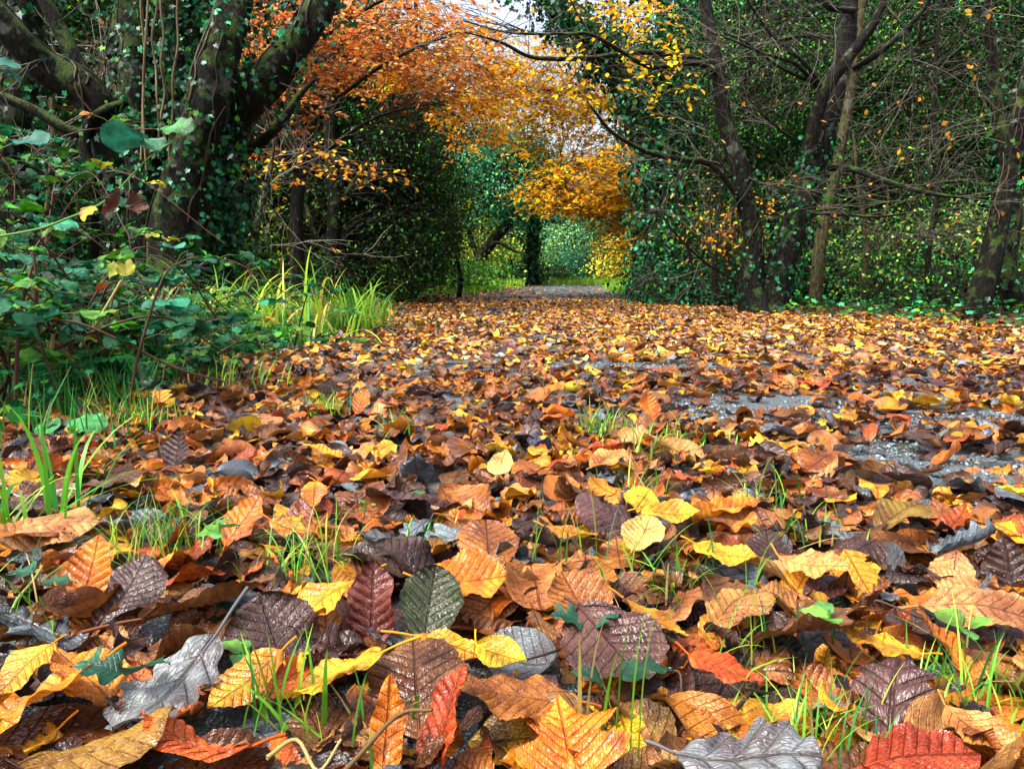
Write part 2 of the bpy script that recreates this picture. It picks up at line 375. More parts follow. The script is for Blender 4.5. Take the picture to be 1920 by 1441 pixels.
def blob_clusters(blobs, n, r, shell=.5):
    """cluster centres spread in world-space ellipsoids (cx,cy,cz,rx,ry,rz)"""
    vol = np.array([b[3]*b[4]*b[5] for b in blobs])**.75; k = r.choice(len(blobs), n, p=vol/vol.sum()); b = np.array(blobs)[k]
    d = r.normal(size=(n, 3)); d /= np.linalg.norm(d, axis=1, keepdims=True)
    rad = r.random(n)**(1/3.)*(1-shell)+shell*r.uniform(.65, 1.25, n)
    return b[:, :3]+d*rad[:, None]*b[:, 3:6], d
def crown(root, name, blobs, ncl, per, size, pal, r, tpl, mat, cs=.22, flat=.5, shell=.5, orient='rand', pts=None, droop=.0, limbs=None, twigcol=(.03, .024, .018), tw=True, zmin=.05, twr=.006):
    c, d = blob_clusters(blobs, ncl, r, shell) if pts is None else (pts, r.normal(size=(len(pts), 3)))
    ncl = len(c); seedph = r.uniform(0, 6); tone = np.exp(r.normal(-.08, .5, ncl))*(1+.45*np.sin(c[:, 0]*1.9+seedph)*np.sin(c[:, 2]*2.3+c[:, 1]+seedph))
    off = r.normal(size=(ncl*per, 3))*cs; off[:, 2] *= flat
    cc = np.repeat(c, per, 0)+off; cc[:, 2] -= droop*(off[:, 0]**2+off[:, 1]**2)**.5
    col, _ = palette(pal, len(cc), r); col = col*np.repeat(tone, per)[:, None]
    keep = cc[:, 2] > zmin; cc = cc[keep]; col = col[keep]; n = len(cc)
    if orient == 'flat': R = euler_R(r.uniform(0, 2*PI, n), r.normal(-.25, .45, n), r.normal(0, .45, n))
    else:
        nn = np.repeat(d, per, 0)[keep]*.7+r.normal(size=(n, 3))+np.array([0, -.2, .6]); R = frames_from_normal(nn, r)
    mb = MB(); sz = size*r.uniform(.65, 1.25, n)
    tl = tpl if isinstance(tpl, list) else [tpl]
    which = r.integers(0, len(tl), n)
    for k, t in enumerate(tl): q = which == k; scatter(mb, t, cc[q], R[q], sz[q], col[q])
    o = mb.build(name, mat, root)
    if tw and limbs is not None:
        LP = np.concatenate(limbs); paths = []
        for q in c:
            j = np.argmin(((LP-q)**2).sum(1)+.3*np.abs(LP[:, 2]-q[2]+.4)*2); a = LP[j]; L = np.linalg.norm(q-a)
            mid1 = a+(q-a)*.4+r.normal(0, .08*L, 3)+np.array([0, 0, .10*L]); mid2 = a+(q-a)*.75+r.normal(0, .06*L, 3)+np.array([0, 0, .07*L])
            s = spline([a, mid1, mid2, q+np.array([0, 0, .02])], 4); paths.append((s, np.linspace(min(.03, twr*(.6+L)), .0022, len(s))))
            for _ in range(4):
                e = q+r.normal(0, cs*1.3, 3)*np.array([1, 1, flat]); b = s[int(len(s)*r.uniform(.6, .98))]
                paths.append((np.array([b, (b+e)/2+r.normal(0, .03, 3), e]), np.array([.003, .002, .0012])))
        twigs_mesh(paths, 'twigs', root, m_twig, twigcol)
    return o, c
def ivy_on(root, V, Nn, n, r, size=.05, out=.04, pal=None, zr=None, name='ivy', fray=.03):
    pal = pal or IVY
    z = V[:, 2]; ok = np.ones(len(V), bool) if zr is None else (z > zr[0]) & (z < zr[1])
    idx = np.nonzero(ok)[0]; k = r.choice(idx, n); nn = Nn[k]/(np.linalg.norm(Nn[k], axis=1, keepdims=True)+1e-9)
    jit = r.normal(0, .05, (n, 3)); jit[:, 2] *= 2.2
    # patchy: keep where a lumpy field is high
    f = np.sin(V[k, 0]*9+V[k, 2]*4)+np.sin(V[k, 2]*7.3+V[k, 1]*5)+r.normal(0, .6, n)
    c = V[k]+jit+nn*(out*r.random((n, 1))+.005); keep = f > -1.0
    c = c[keep]; nn = nn[keep]; m = len(c)
    R = frames_from_normal(nn+r.normal(0, .45, (m, 3))+np.array([0, 0, .35]), r)
    col, _ = palette(pal, m, r, .3)
    mb = MB(); scatter(mb, T_IVY, c, R, size*r.uniform(.5, 1.3, m), col)
    # runners of the ivy
    for _ in range(10):
        j = r.choice(idx); p = V[j]; pts = [p+Nn[j]*.03]
        for _ in range(6):
            near = np.argsort(((V-(pts[-1]+np.array([r.normal(0, .03), r.normal(0, .03), .10])))**2).sum(1))[0]; pts.append(V[near]+Nn[near]*.04)
        s = spline(pts, 3); tube(mb, s, .006, 4, (.05, .035, .02))
    return mb.build(name, m_ivy, root)

T_FAR = hex_leaf(.29); T_HOLLY = hex_leaf(.26, .10); T_BEECH = simple_leaf(.31, .04, .06); T_NARROW = hex_leaf(.19, .07); T_IVY = ivy_leaf()
IVY = [(.006, .065, .018, 4), (.010, .11, .040, 4), (.018, .18, .085, 1.3), (.04, .16, .010, 1), (.004, .022, .008, 4)]
HOLLY = [(.010, .060, .005, 4), (.018, .11, .010, 4), (.028, .16, .045, 1.3), (.09, .22, .010, 1.4), (.004, .015, .003, 5)]
HOLLYT = [(.013, .115, .022, 4), (.024, .19, .046, 3), (.035, .24, .095, 1.5), (.09, .27, .012, 2.8), (.004, .022, .005, 4.5), (.24, .38, .03, .35)]
GREENY = [(.09, .28, .02, 3), (.18, .36, .02, 3), (.36, .44, .02, 2), (.05, .18, .02, 2), (.55, .42, .02, .7)]
ORANGE = [(.90, .36, .012, 4), (.85, .27, .010, 3), (.93, .50, .02, 3), (.70, .17, .01, .8), (.92, .50, .18, 1)]
RUSSET = [(.78, .25, .05, 4), (.66, .17, .03, 4), (.85, .34, .06, 3), (.85, .44, .20, 1.5), (.45, .09, .02, 1)]
YELLOW = [(.94, .56, .015, 4), (.95, .68, .03, 3), (.93, .44, .012, 3), (.85, .30, .01, 1)]
BARE = [(.7, .25, .03, 1), (.8, .42, .05, 1)]

exec_parts = []
# ------------------------------------------------------------- ground
def sheet(name, xs, ys, zf, mat):
    X, Y = np.meshgrid(xs, ys, indexing='ij'); Z = zf(X, Y)
    V = np.stack([X, Y, Z], -1).reshape(-1, 3); ny = len(ys)
    i, j = np.meshgrid(np.arange(len(xs)-1), np.arange(ny-1), indexing='ij'); a = i*ny+j
    F = np.stack([a, a+ny, a+ny+1, a+1], -1).reshape(-1, 4)
    mb = MB(); mb.add(V, F); return tag(mb.build(name, mat), kind='structure')
xs = np.unique(np.concatenate([np.linspace(-160, -8, 20), np.linspace(-8, 9, 120), np.linspace(9, 160, 20)]))
ys = np.unique(np.concatenate([np.linspace(-60, -2, 10), np.linspace(-2, 26, 160), np.linspace(26, 200, 20)]))
sheet('ground', xs, ys, lambda x, y: ground_z(x, y)+.006*np.sin(x*5+y*2)*np.sin(y*4-x), m_soil)
def path_c(y): return .95+.05*np.maximum(np.asarray(y, float)-14, 0)**1.35
def path_w(y): return np.interp(y, [-10, 6, 12, 18, 24, 60], [2.2, 2.1, 1.75, 1.35, 1.2, 1.1])
def sheet_path():
    y = np.concatenate([np.linspace(-6, 24, 120), np.linspace(25, 40, 12)]); u = np.linspace(-1, 1, 25)
    Yg, Ug = np.meshgrid(y, u, indexing='ij'); edge = 1+.05*np.sin(Yg*3)+.03*np.sin(Yg*7.7)
    X = path_c(Yg)+Ug*path_w(Yg)*edge; Z = ground_z(X*0, Yg)+.012+.006*np.sin(X*5+Yg*2)*np.sin(Yg*4-X)+.004*np.sin(X*9)*np.sin(Yg*6)
    V = np.stack([X, Yg, Z], -1).reshape(-1, 3); i, j = np.meshgrid(np.arange(len(y)-1), np.arange(24), indexing='ij'); a = i*25+j
    mb = MB(); mb.add(V, np.stack([a, a+1, a+26, a+25], -1).reshape(-1, 4)); tag(mb.build('path', m_gravel), kind='structure')
sheet_path()

PATCH = [(*G(1440, 775)[:2], .25, .17), (*G(1300, 790)[:2], .12, .06), (*G(1560, 790)[:2], .14, .08), (*G(1770, 900)[:2], .20, .14), (*G(1690, 850)[:2], .08, .05), (*G(1150, 696)[:2], .28, .14), (*G(1240, 700)[:2], .13, .07), (*G(1800, 800)[:2], .2, .10),
         (*G(1330, 700)[:2], .16, .10), (*G(1500, 700)[:2], .14, .08), (*G(1000, 560)[:2], 1.0, 1.6), (*G(1060, 552)[:2], 1.1, 3.0), (*G(930, 590)[:2], .3, .4), (*G(800, 700)[:2], .12, .08), (*G(1010, 640)[:2], .22, .16)]
def patch_val(x, y):
    v = np.zeros_like(x)
    for cx, cy, rx, ry in PATCH:
        d = ((x-cx)/rx)**2+((y-cy)/ry)**2+.55*np.sin(x*23+y*9)*np.sin(y*31-x*7)+.35*np.sin(x*51-y*17)*np.sin(y*67+x*29); v = np.maximum(v, np.clip(1.5-d, 0, 1))
    return v
# gravel stones lying in the bare patches of the path
def gravel():
    r = np.random.default_rng(5); C = []
    for cx, cy, rx, ry in PATCH[:10]+PATCH[13:14]:
        n = int(min(2600, 14000*rx*ry*3.1)); C.append(np.stack([cx+r.uniform(-1.3, 1.3, n)*rx, cy+r.uniform(-1.3, 1.3, n)*ry, np.full(n, .014)], -1))
    C = np.concatenate(C); C = C[patch_val(C[:, 0], C[:, 1]) > .15]; n = len(C)
    V = np.array([[1, 0, 0], [.6, .8, 0], [-.5, .9, 0], [-1, .1, 0], [-.5, -.8, 0], [.5, -.9, 0], [.4, .1, .7], [-.3, .2, .75], [-.2, -.3, .7], [.3, -.3, .65]], float)*.5
    F = np.array([[0, 1, 6, 9], [1, 2, 7, 6], [2, 3, 8, 7], [3, 4, 8, 8], [4, 5, 9, 8], [5, 0, 9, 9], [6, 7, 8, 9]])
    F = np.array([[0, 1, 6, 9], [1, 2, 7, 6], [2, 3, 8, 7], [4, 5, 9, 8], [6, 7, 8, 9]])
    col, _ = palette([(.08, .105, .12, 4), (.17, .22, .25, 3), (.22, .29, .33, .8), (.04, .042, .048, 2.5), (.12, .09, .05, 1)], n, r, .25)
    mb = MB(); scatter(mb, (V, F, np.zeros((10, 2))), C, euler_R(r.uniform(0, 6.3, n), r.normal(0, .2, n), r.normal(0, .2, n)), r.uniform(.003, .010, n), col)
    tag(mb.build('gravel', m_stone, smooth=False), 'loose wet grey gravel showing through gaps in the fallen leaves', 'gravel', kind='stuff')
gravel()

# ------------------------------------------------------------- fallen leaves
LP_ = [(.74, .235, .008, 4, 'orange'), (.78, .36, .010, 2.6, 'golden'), (.84, .48, .020, 1.0, 'yellow'), (.45, .09, .010, 1.3, 'red-brown'), (.18, .068, .018, 6., 'brown'),
       (.062, .027, .020, 6., 'dark brown'), (.56, .27, .08, 2.4, 'tan'), (.13, .17, .21, 1.9, 'grey'), (.40, .135, .018, 4.2, 'russet')]
LPF = [(.72, .27, .014, 3.6), (.80, .42, .02, 3.6), (.86, .56, .05, 1.4), (.42, .10, .012, .9), (.22, .090, .022, 6.), (.080, .036, .024, 3.6), (.68, .42, .18, 4.0), (.15, .19, .22, 1.8), (.44, .18, .03, 5.), (.14, .055, .035, 2.6)]
def on_litter(x, y):
    """fallen leaves cover the path and its margins"""
    lo = np.interp(y, [0, 1.5, 2.6, 6, 10, 12.5, 13.5, 15, 18, 22], [-1.6, -1.30, -1.25, -1.25, -1.7, -2.1, -1.6, -.7, -.35, -.1])+.12*np.sin(y*4)
    hi = np.interp(y, [0, 4.5, 6.5, 9, 12.5, 14, 18, 22], [3.9, 3.5, 2.7, 2.9, 2.6, 2.1, 2.1, 2.1])+.15*np.sin(y*2.3+1)
    return np.clip(np.minimum((x-lo)/.30, (hi-x)/.30)+.5, 0, 1)
def litter():
    r = np.random.default_rng(21)
    kinds = ['beech']*14+['hazel']*9+['oak']*5
    hi = [leaf_grid(k, 22, 10, r, r.normal(0, 1.1), r.normal(0, 2.4), r.uniform(.2, 1.1), r.uniform(.6, 2.0), r.normal(0, .6), r.uniform(.1, 1.2)) for k in kinds]
    mdl = [leaf_grid(k, 7, 4, r, r.normal(0, 1.4), r.normal(0, 2.6), 0, r.uniform(.6, 1.8), r.normal(0, .6), r.uniform(0, 1)) for k in kinds]
    lo = [leaf_grid(k, 3, 2, r, r.normal(0, 1.6), r.normal(0, 2.6), 0, 1., r.normal(0, .6), 0) for k in ['beech', 'beech', 'hazel', 'oak', 'beech', 'hazel']]
    def zone(y0, y1, dens, tpls, tilt, zmax, wide=.92, sz=1., inner=0.):
        A = (y1-y0)*2*wide*(y0+y1)/2; n = int(A*dens)
        y = np.sqrt(r.uniform(y0*y0, y1*y1, n)); x = r.uniform(-1, 1, n)*wide*y
        keep = (np.abs(x) >= inner*y) & (r.random(n) < on_litter(x, y)) & (r.random(n) > patch_val(x, y)*.88) & (r.random(n) < .80+.2*np.sin(x*2.1+y*.7)*np.sin(y*1.7-x))
        if y0 > 6: keep &= r.random(n) < np.interp(y, [6, 13, 15, 19, 23], [1, .95, .5, .22, .1])
        x, y = x[keep], y[keep]; n = len(x)
        z = ground_z(x, y)+.016+r.random(n)**1.3*zmax
        R = euler_R(r.uniform(0, 2*PI, n), r.normal(0, tilt, n), r.normal(0, tilt, n))
        s = sz*np.clip(r.normal(.061, .016, n), .03, .11); col, _ = palette(LP_ if y0 < 2 else LPF, n, r, .25)
        w = r.integers(0, len(tpls), n); mb = MB()
        for k, t in enumerate(tpls):
            q = w == k; scatter(mb, t, np.stack([x, y, z], -1)[q], R[q], s[q], col[q])
        return mb
    a = zone(.34, 1.5, 950, hi, .28, .024, 1.1); e_ = zone(.34, 2.6, 420, mdl, .35, .034, 1.05, .34); g_ = zone(.34, 1.5, 520, mdl, .28, .03, 5.5, 1., 1.08); h_ = zone(1.5, 6.5, 420, mdl, .28, .03, 1.9, .95, .91); b = zone(1.5, 2.6, 700, hi, .26, .022, .92, .92); c = zone(2.6, 6.5, 760, mdl, .25, .022, .92, .82); d = zone(6.5, 23, 460, lo, .28, .024, .78, .80)
    for q in (b, e_): a.V += q.V; a.F += [f+a.n for f in q.F]; a.C += q.C; a.U += q.U; a.n += q.n
    for q in (d, g_, h_): c.V += q.V; c.F += [f+c.n for f in q.F]; c.C += q.C; c.U += q.U; c.n += q.n
    tag(a.build('leaf_litter', m_litter), 'deep wet layer of fallen brown and orange leaves close to the viewer', 'leaf litter', kind='stuff')
    tag(c.build('leaf_carpet', m_litter_far), 'carpet of fallen orange leaves covering the path into the distance', 'leaf carpet', kind='stuff')
litter()

COLS = {n: c for *c, w, n in LP_}
COLS.update({'orange-brown': (.66, .19, .008), 'pale yellow': (.86, .62, .14), 'bright yellow': (.90, .74, .02), 'blackish green': (.035, .045, .012), 'silver grey': (.15, .18, .20), 'maroon': (.13, .028, .018),
             'bright orange': (.84, .28, .008), 'salmon': (.80, .34, .08), 'purple-brown': (.10, .042, .036), 'red-orange': (.78, .13, .010), 'dull red': (.46, .07, .012), 'olive brown': (.28, .16, .015), 'dark grey': (.06, .07, .085)})
LEAVES = []
LR = np.random.default_rng(77)
def fallen(px, py, size, yaw, pitch, roll, kind, colour, cl=.4, cw=.8, pleat=1., edge=.4, twist=.1, z=.045, label=None, stalk=.22, var=.05):
    """one fallen leaf: position on the litter under this pixel, real size in metres, yaw of its tip (0 right, 90 away)"""
    c = G(px, py, z); V, F, U, mid = leaf_grid(kind, 42, 18, LR, cl, cw, pleat, .8, twist, edge, tear=0 if label else .45)
    mb = MB(); mb.add(V*size, F, np.clip(np.array(COLS[colour])*(1+LR.normal(0, var, 3)), 0, .9), U)
    o = mb.build('fallen_leaf', m_litter)
    R = euler_R(np.array([math.radians(yaw)]), np.array([math.radians(pitch)]), np.array([math.radians(roll)]))[0]
    lowest = (V*size@R.T)[:, 2].min(); zc = max(z, .012-lowest) if z < .08 else z
    c = G(px, py, zc) if zc > z else c
    mx = Matrix(R.tolist()).to_4x4(); mx.translation = Vector((float(c[0]), float(c[1]), float(zc))); o.matrix_world = mx
    if stalk:
        d = mid[0]-mid[3]; d /= np.linalg.norm(d); side = LR.normal(0, .05)
        pts = spline([mid[8]*size, mid[3]*size, mid[0]*size, (mid[0]+d*stalk*.5+np.array([0, side, .01]))*size, (mid[0]+d*stalk+np.array([0, side*2.2, .0]))*size], 3)
        s = MB(); tube(s, pts, np.linspace(.0007, .0013, len(pts))*(size/.08), 5, np.array(COLS[colour])*np.array([.65, .5, .5])); st = s.build('stalk', m_stem); st.parent = o
    LEAVES.append((o, px, py, colour, kind, size, abs(pitch)+abs(roll), label)); return o
HERO = [
 (170, 1075, .085, 80, 62, 8, 'beech', 'orange-brown', .3, .9, "orange beech leaf standing upright at the left edge of the foreground"),
 (238, 1105, .085, 80, 28, -5, 'hazel', 'dark brown', .3, -.9, "dark brown serrated leaf just right of the upright orange leaf"),
 (400, 1125, .125, 15, 12, -22, 'hazel', 'brown', .5, .8, "widest brown hazel leaf, left of the yellow leaf with the long stalk"),
 (595, 1130, .098, 232, -14, 12, 'beech', 'yellow', -.4, .8, "pleated yellow leaf with its stalk pointing up to the right"),
 (697, 1135, .088, 92, 68, 0, 'beech', 'maroon', -.3, 2.4, "maroon corrugated leaf standing upright beside the yellow leaf"),
 (805, 1130, .078, 82, 45, 10, 'hazel', 'blackish green', .4, .9, "blackish green corrugated leaf in the middle of the foreground"),
 (870, 1088, .092, 5, 4, 16, 'hazel', 'bright orange', .3, .7, "wet bright orange leaf behind the blackish green leaf"),
 (38, 1258, .062, 250, -18, 5, 'poplar', 'golden', .3, .5, "round golden leaf cut by the left edge of the photo"),
 (65, 1320, .100, 215, -18, 12, 'beech', 'bright orange', .5, .8, "large orange leaf in the left corner, below the round golden leaf"),
 (165, 1262, .085, 150, 24, 10, 'beech', 'orange', -.4, .7, "orange pleated leaf between the round golden leaf and the grey oak leaf"),
 (322, 1285, .110, 248, -16, 4, 'oak', 'silver grey', .3, .5, "silver grey oak leaf with a long dark stalk"),
 (465, 1278, .070, 225, -20, -10, 'beech', 'golden', .5, .6, "golden leaf between the grey oak leaf and a pleated yellow leaf"),
 (622, 1275, .080, 198, -14, 12, 'hazel', 'yellow', .2, .6, "pleated yellow leaf with its stalk pointing right, near the bottom"),
 (362, 1392, .088, 170, 10, 16, 'beech', 'red-orange', .8, -1.2, "glossy red-orange leaf arched at the bottom left"),
 (180, 1405, .105, 20, 22, -16, 'hazel', 'olive brown', .6, -1.2, "ragged olive brown leaf at the bottom left corner"),
 (725, 1372, .080, 86, 64, 8, 'willow', 'orange-brown', .7, 2.2, "narrow rolled orange-brown leaf standing on end at the bottom"),
 (832, 1352, .082, 55, 58, -25, 'beech', 'dull red', -.3, .7, "rust red leaf standing upright beside the narrow rolled leaf"),
 (845, 1205, .082, -28, 0, 20, 'willow', 'golden', -.4, .8, "slim golden leaf with a red stalk touching the bright yellow leaf"),
 (940, 1228, .055, -38, 0, 12, 'poplar', 'bright yellow', .5, 1.6, "small folded bright yellow leaf in the centre of the foreground"),
 (778, 1262, .095, 100, 22, -5, 'hazel', 'brown', -.9, -1.0, "domed brown hazel leaf left of the bright yellow leaf"),
 (972, 1300, .090, 185, 12, 10, 'hazel', 'russet', .3, -.8, "russet leaf under the bright yellow leaf"),
 (1062, 1362, .085, 95, 14, 4, 'plane', 'bright orange', -.7, .5, "bright orange leaf with pointed lobes at the bottom centre"),
 (1150, 1210, .102, -62, -14, 8, 'hazel', 'purple-brown', .3, .5, "big purple-brown leaf left of the folded golden leaf"),
 (1085, 1130, .075, 120, 34, -12, 'hazel', 'russet', .4, .9, "russet leaf with a gold blotch behind the big purple-brown leaf"),
 (1225, 1162, .074, -38, -16, -14, 'beech', 'golden', .3, .8, "folded golden leaf right of the big purple-brown leaf"),
 (1358, 1258, .062, -25, -10, 4, 'beech', 'red-orange', .3, .5, "oval red-orange leaf alone among dark leaves, lower right"),
 (1400, 1425, .095, -15, 8, 8, 'oak', 'silver grey', .2, .5, "wide silver grey leaf at the bottom edge right of centre"),
 (1672, 1305, .085, 60, 28, -16, 'oak', 'purple-brown', -.8, -1.0, "curled purple-brown oak leaf at the lower right"),
 (1730, 1420, .082, 5, 8, 8, 'beech', 'dull red', -.4, .6, "dull red smooth leaf at the bottom right edge"),
 (1838, 1375, .058, -70, -8, 10, 'beech', 'salmon', .5, .9, "salmon pleated leaf near the bottom right corner"),
 (1515, 1182, .105, -18, 20, -26, 'hazel', 'brown', -.5, 1.0, "long ragged brown leaf right of the tan curled leaf"),
 (1385, 1128, .076, 30, 18, -12, 'hazel', 'tan', -.6, -.9, "tan curled leaf right of the folded golden leaf"),
 (1650, 1207, .068, 150, 8, 8, 'beech', 'golden', .3, .5, "golden leaf behind the curled purple-brown oak leaf"),
 (1772, 1205, .066, 120, 42, 20, 'beech', 'orange-brown', .3, .8, "orange-brown upright leaf at the right side of the foreground"),
 (1840, 1142, .108, -28, 4, 10, 'beech', 'tan', -.3, .6, "long tan leaf lying at the right edge"),
 (1360, 1037, .078, -30, -6, 8, 'beech', 'yellow', .4, .7, "yellow pleated leaf right of the pale leaf"),
 (1258, 962, .082, -20, 6, 12, 'beech', 'yellow', .5, .9, "long yellow leaf behind the pale leaf"),
 (1375, 945, .085, 10, 8, 4, 'beech', 'bright orange', .3, .4, "flat bright orange leaf right of the long yellow leaf"),
 (1205, 1000, .062, 60, 30, 0, 'hazel', 'pale yellow', .3, .6, "pale leaf propped up beside the long yellow leaf"),
 (940, 866, .062, 70, 34, 0, 'poplar', 'pale yellow', .2, .5, "round pale yellow leaf standing in mid path"),
 (1070, 998, .075, -25, 0, 10, 'willow', 'golden', .4, 1.0, "slim golden leaf behind the upright russet leaf pair"),
 (770, 925, .135, 200, 14, 10, 'hazel', 'purple-brown', -.5, -.8, "largest purple-brown leaf in front of the pale yellow leaf"),
 (590, 925, .060, -80, -20, 0, 'beech', 'golden', .2, .6, "golden leaf hanging point down left of the largest purple-brown leaf"),
 (602, 846, .082, 160, 16, 8, 'poplar', 'golden', .5, .5, "spotted golden leaf left of the middle, behind the hanging golden leaf"),
 (915, 1015, .082, 96, 26, 0, 'hazel', 'russet', -.3, -.4, "upright russet leaf lying over a grey oak leaf"),
 (862, 1000, .098, 225, 6, 0, 'oak', 'silver grey', .2, .3, "silver grey oak leaf under the upright russet leaf"),
 (728, 1012, .080, 175, 8, 6, 'oak', 'dark grey', .3, .6, "dark grey oak leaf with a pale rib, left of the russet leaf"),
 (542, 990, .085, -40, 0, 26, 'willow', 'orange', .4, 1.4, "narrow orange leaf with its edge turned up beside a grass tuft"),
 (1145, 965, .105, 160, 26, -10, 'hazel', 'purple-brown', -.8, -.9, "dark ribbed leaf left of the long yellow leaf"),
 (300, 748, .080, 110, 45, 0, 'oak', 'golden', .4, .6, "golden leaf propped up below the brambles"),
 (678, 752, .080, 60, 55, 10, 'beech', 'orange-brown', .4, .6, "orange-brown leaf standing up far left in the middle distance"),
 (1216, 762, .092, 100, 55, 12, 'beech', 'orange-brown', .7, 1.4, "curled orange-brown leaf standing up in the middle distance"),
 (1525, 1060, .082, -45, 6, 10, 'beech', 'salmon', .4, .7, "salmon and gold leaf in the right half of the foreground"),
 (335, 845, .090, 84, 66, 0, 'beech', 'dark brown', .5, 2.4, "dark brown curled leaf standing up behind the fine grass tuft"),
 (222, 892, .105, 30, 8, -10, 'hazel', 'brown', -.7, -.9, "broad brown leaf right of the broad-bladed grass"),
 (455, 975, .080, 60, 42, 10, 'beech', 'orange-brown', .3, .9, "orange-brown leaf leaning over beside the fine grass tuft"),
 (1040, 870, .062, 20, 20, -16, 'beech', 'dull red', .3, .5, "dull red leaf right of the round pale yellow leaf"),
 (1140, 860, .075, 40, 16, 0, 'hazel', 'salmon', .2, .5, "salmon leaf lying flat right of the dull red leaf"),
 (850, 775, .05, 140, 24, 20, 'poplar', 'pale yellow', .6, .8, "small pale yellow leaf at the near left of the path"),
 (1690, 960, .08, 20, 14, 0, 'hazel', 'olive brown', -.5, .6, "olive brown leaf near the bare gravel patch"),
 (1905, 920, .06, 130, 10, 8, 'beech', 'bright yellow', .4, 1.2, "bright yellow leaf at the right edge beside the gravel patch"),
 (95, 985, .115, 15, 12, 6, 'hazel', 'tan', -.7, -.9, "tan pleated leaf below the broad-bladed grass, left edge"),
 (30, 1000, .10, 190, 6, 4, 'hazel', 'russet', .4, .5, "broad russet leaf touching the left edge"),
]
for h in HERO:
    px, py, sz, yaw, pit, rol, kind, colr, cl, cw, lab = h
    fallen(px, py, sz*.84, yaw, pit, rol, kind, colr, cl, cw, label=lab, stalk=.45 if 'stalk' in lab else .2, z=.056)
def fill_leaves(total):
    taken = [(l[1], l[2], l[5]*1.35) for l in LEAVES]; tries = 0
    pal = [(n, w) for *c, w, n in LP_]; names = [p[0] for p in pal]; w = np.array([p[1] for p in pal]); w /= w.sum()
    while len(LEAVES) < total and tries < 60000:
        tries += 1
        py = 800+ (1475-800)*LR.random()**.85; px = LR.uniform(-60, 1980)
        g = G(px, py)
        if g[0] < -1.0 and py < 860: continue
        if patch_val(np.array([g[0]]), np.array([g[1]]))[0] > .1: continue
        sz = float(np.clip(LR.normal(.060, .012), .042, .088)); scale = FPX/np.linalg.norm(g-np.array([0, 0, H]))
        if sz*scale < 52: continue
        bad = False
        for (qx, qy, qs) in taken:
            s2 = .40*(sz+qs)*.5*scale
            if abs(px-qx) < s2*1.3 and abs(py-qy) < s2*.62: bad = True; break
        if bad: continue
        kind = ['beech', 'beech', 'beech', 'hazel', 'hazel', 'oak'][LR.integers(6)]; c = names[LR.choice(len(names), p=w)]
        if kind == 'oak': c = ['grey', 'dark brown', 'brown', 'silver grey'][LR.integers(4)]
        if kind == 'hazel' and c in ('orange', 'yellow') and LR.random() < .6: c = 'brown'
        up = LR.random() < .16
        fallen(px, py, sz, LR.uniform(0, 360), LR.normal(0, 13)+(38 if up else 0), LR.normal(0, 15), kind, c, LR.normal(0, .9), LR.normal(0, 1.7), LR.uniform(.5, 1.35), LR.uniform(.1, 1.2), LR.normal(0, .5), z=.034, stalk=.22 if LR.random() < .7 else 0)
        taken.append((px, py, sz))
fill_leaves(298)
def label_leaves():
    heroes = [l for l in LEAVES if l[7]]; used = set()
    short = {id(l[0]): None for l in heroes}
    REF = [(l[1], l[2], n) for l, n in ((heroes[0], 'upright orange leaf'), (heroes[2], 'widest brown hazel leaf'), (heroes[3], 'yellow leaf with the raised stalk'), (heroes[5], 'blackish green leaf'), (heroes[7], 'round golden leaf'),
           (heroes[10], 'silver grey oak leaf'), (heroes[12], 'low pleated yellow leaf'), (heroes[13], 'glossy red-orange leaf'), (heroes[16], 'rust red upright leaf'), (heroes[18], 'folded bright yellow leaf'), (heroes[21], 'pointed orange leaf'),
           (heroes[22], 'big purple-brown leaf'), (heroes[25], 'oval red-orange leaf'), (heroes[26], 'wide silver leaf'), (heroes[27], 'curled oak leaf'), (heroes[28], 'dull red leaf'), (heroes[30], 'long ragged brown leaf'), (heroes[34], 'long tan leaf'),
           (heroes[37], 'flat bright orange leaf'), (heroes[39], 'round pale yellow leaf'), (heroes[41], 'largest purple-brown leaf'), (heroes[43], 'spotted golden leaf'), (heroes[44], 'upright russet leaf'), (heroes[48], 'dark ribbed leaf'), (heroes[52], 'salmon and gold leaf'),
           (heroes[54], 'broad brown leaf'), (heroes[59], 'olive brown leaf'))]
    for l in LEAVES:
        o, px, py, c, kind, size, tl, lab = l
        if not lab:
            state = 'steeply tilted' if tl > 42 else 'tilted' if tl > 24 else 'flat'
            sw = 'small' if size < .067 else 'large' if size > .088 else 'mid-sized'
            kn = {'beech': 'beech leaf', 'hazel': 'hazel leaf', 'oak': 'oak leaf'}[kind]
            order = sorted(REF, key=lambda q: (q[0]-px)**2+((q[1]-py)*1.4)**2)
            done = False
            for rx, ry, rn in order:
                dx, dy = px-rx, (py-ry)*1.4; dist = math.hypot(dx, dy)
                dr = ('right of' if dx > 0 else 'left of') if abs(dx) > abs(dy) else ('below' if dy > 0 else 'above')
                near = 'just ' if dist < 110 else '' if dist < 260 else 'well '
                lab = f'{sw} {state} {c} {kn} {near}{dr} the {rn}'
                if lab not in used: done = True; break
            if not done: lab += ' nearby'
        used.add(lab); tag(o, lab, 'leaf', 'fallen leaves in the foreground')
label_leaves()

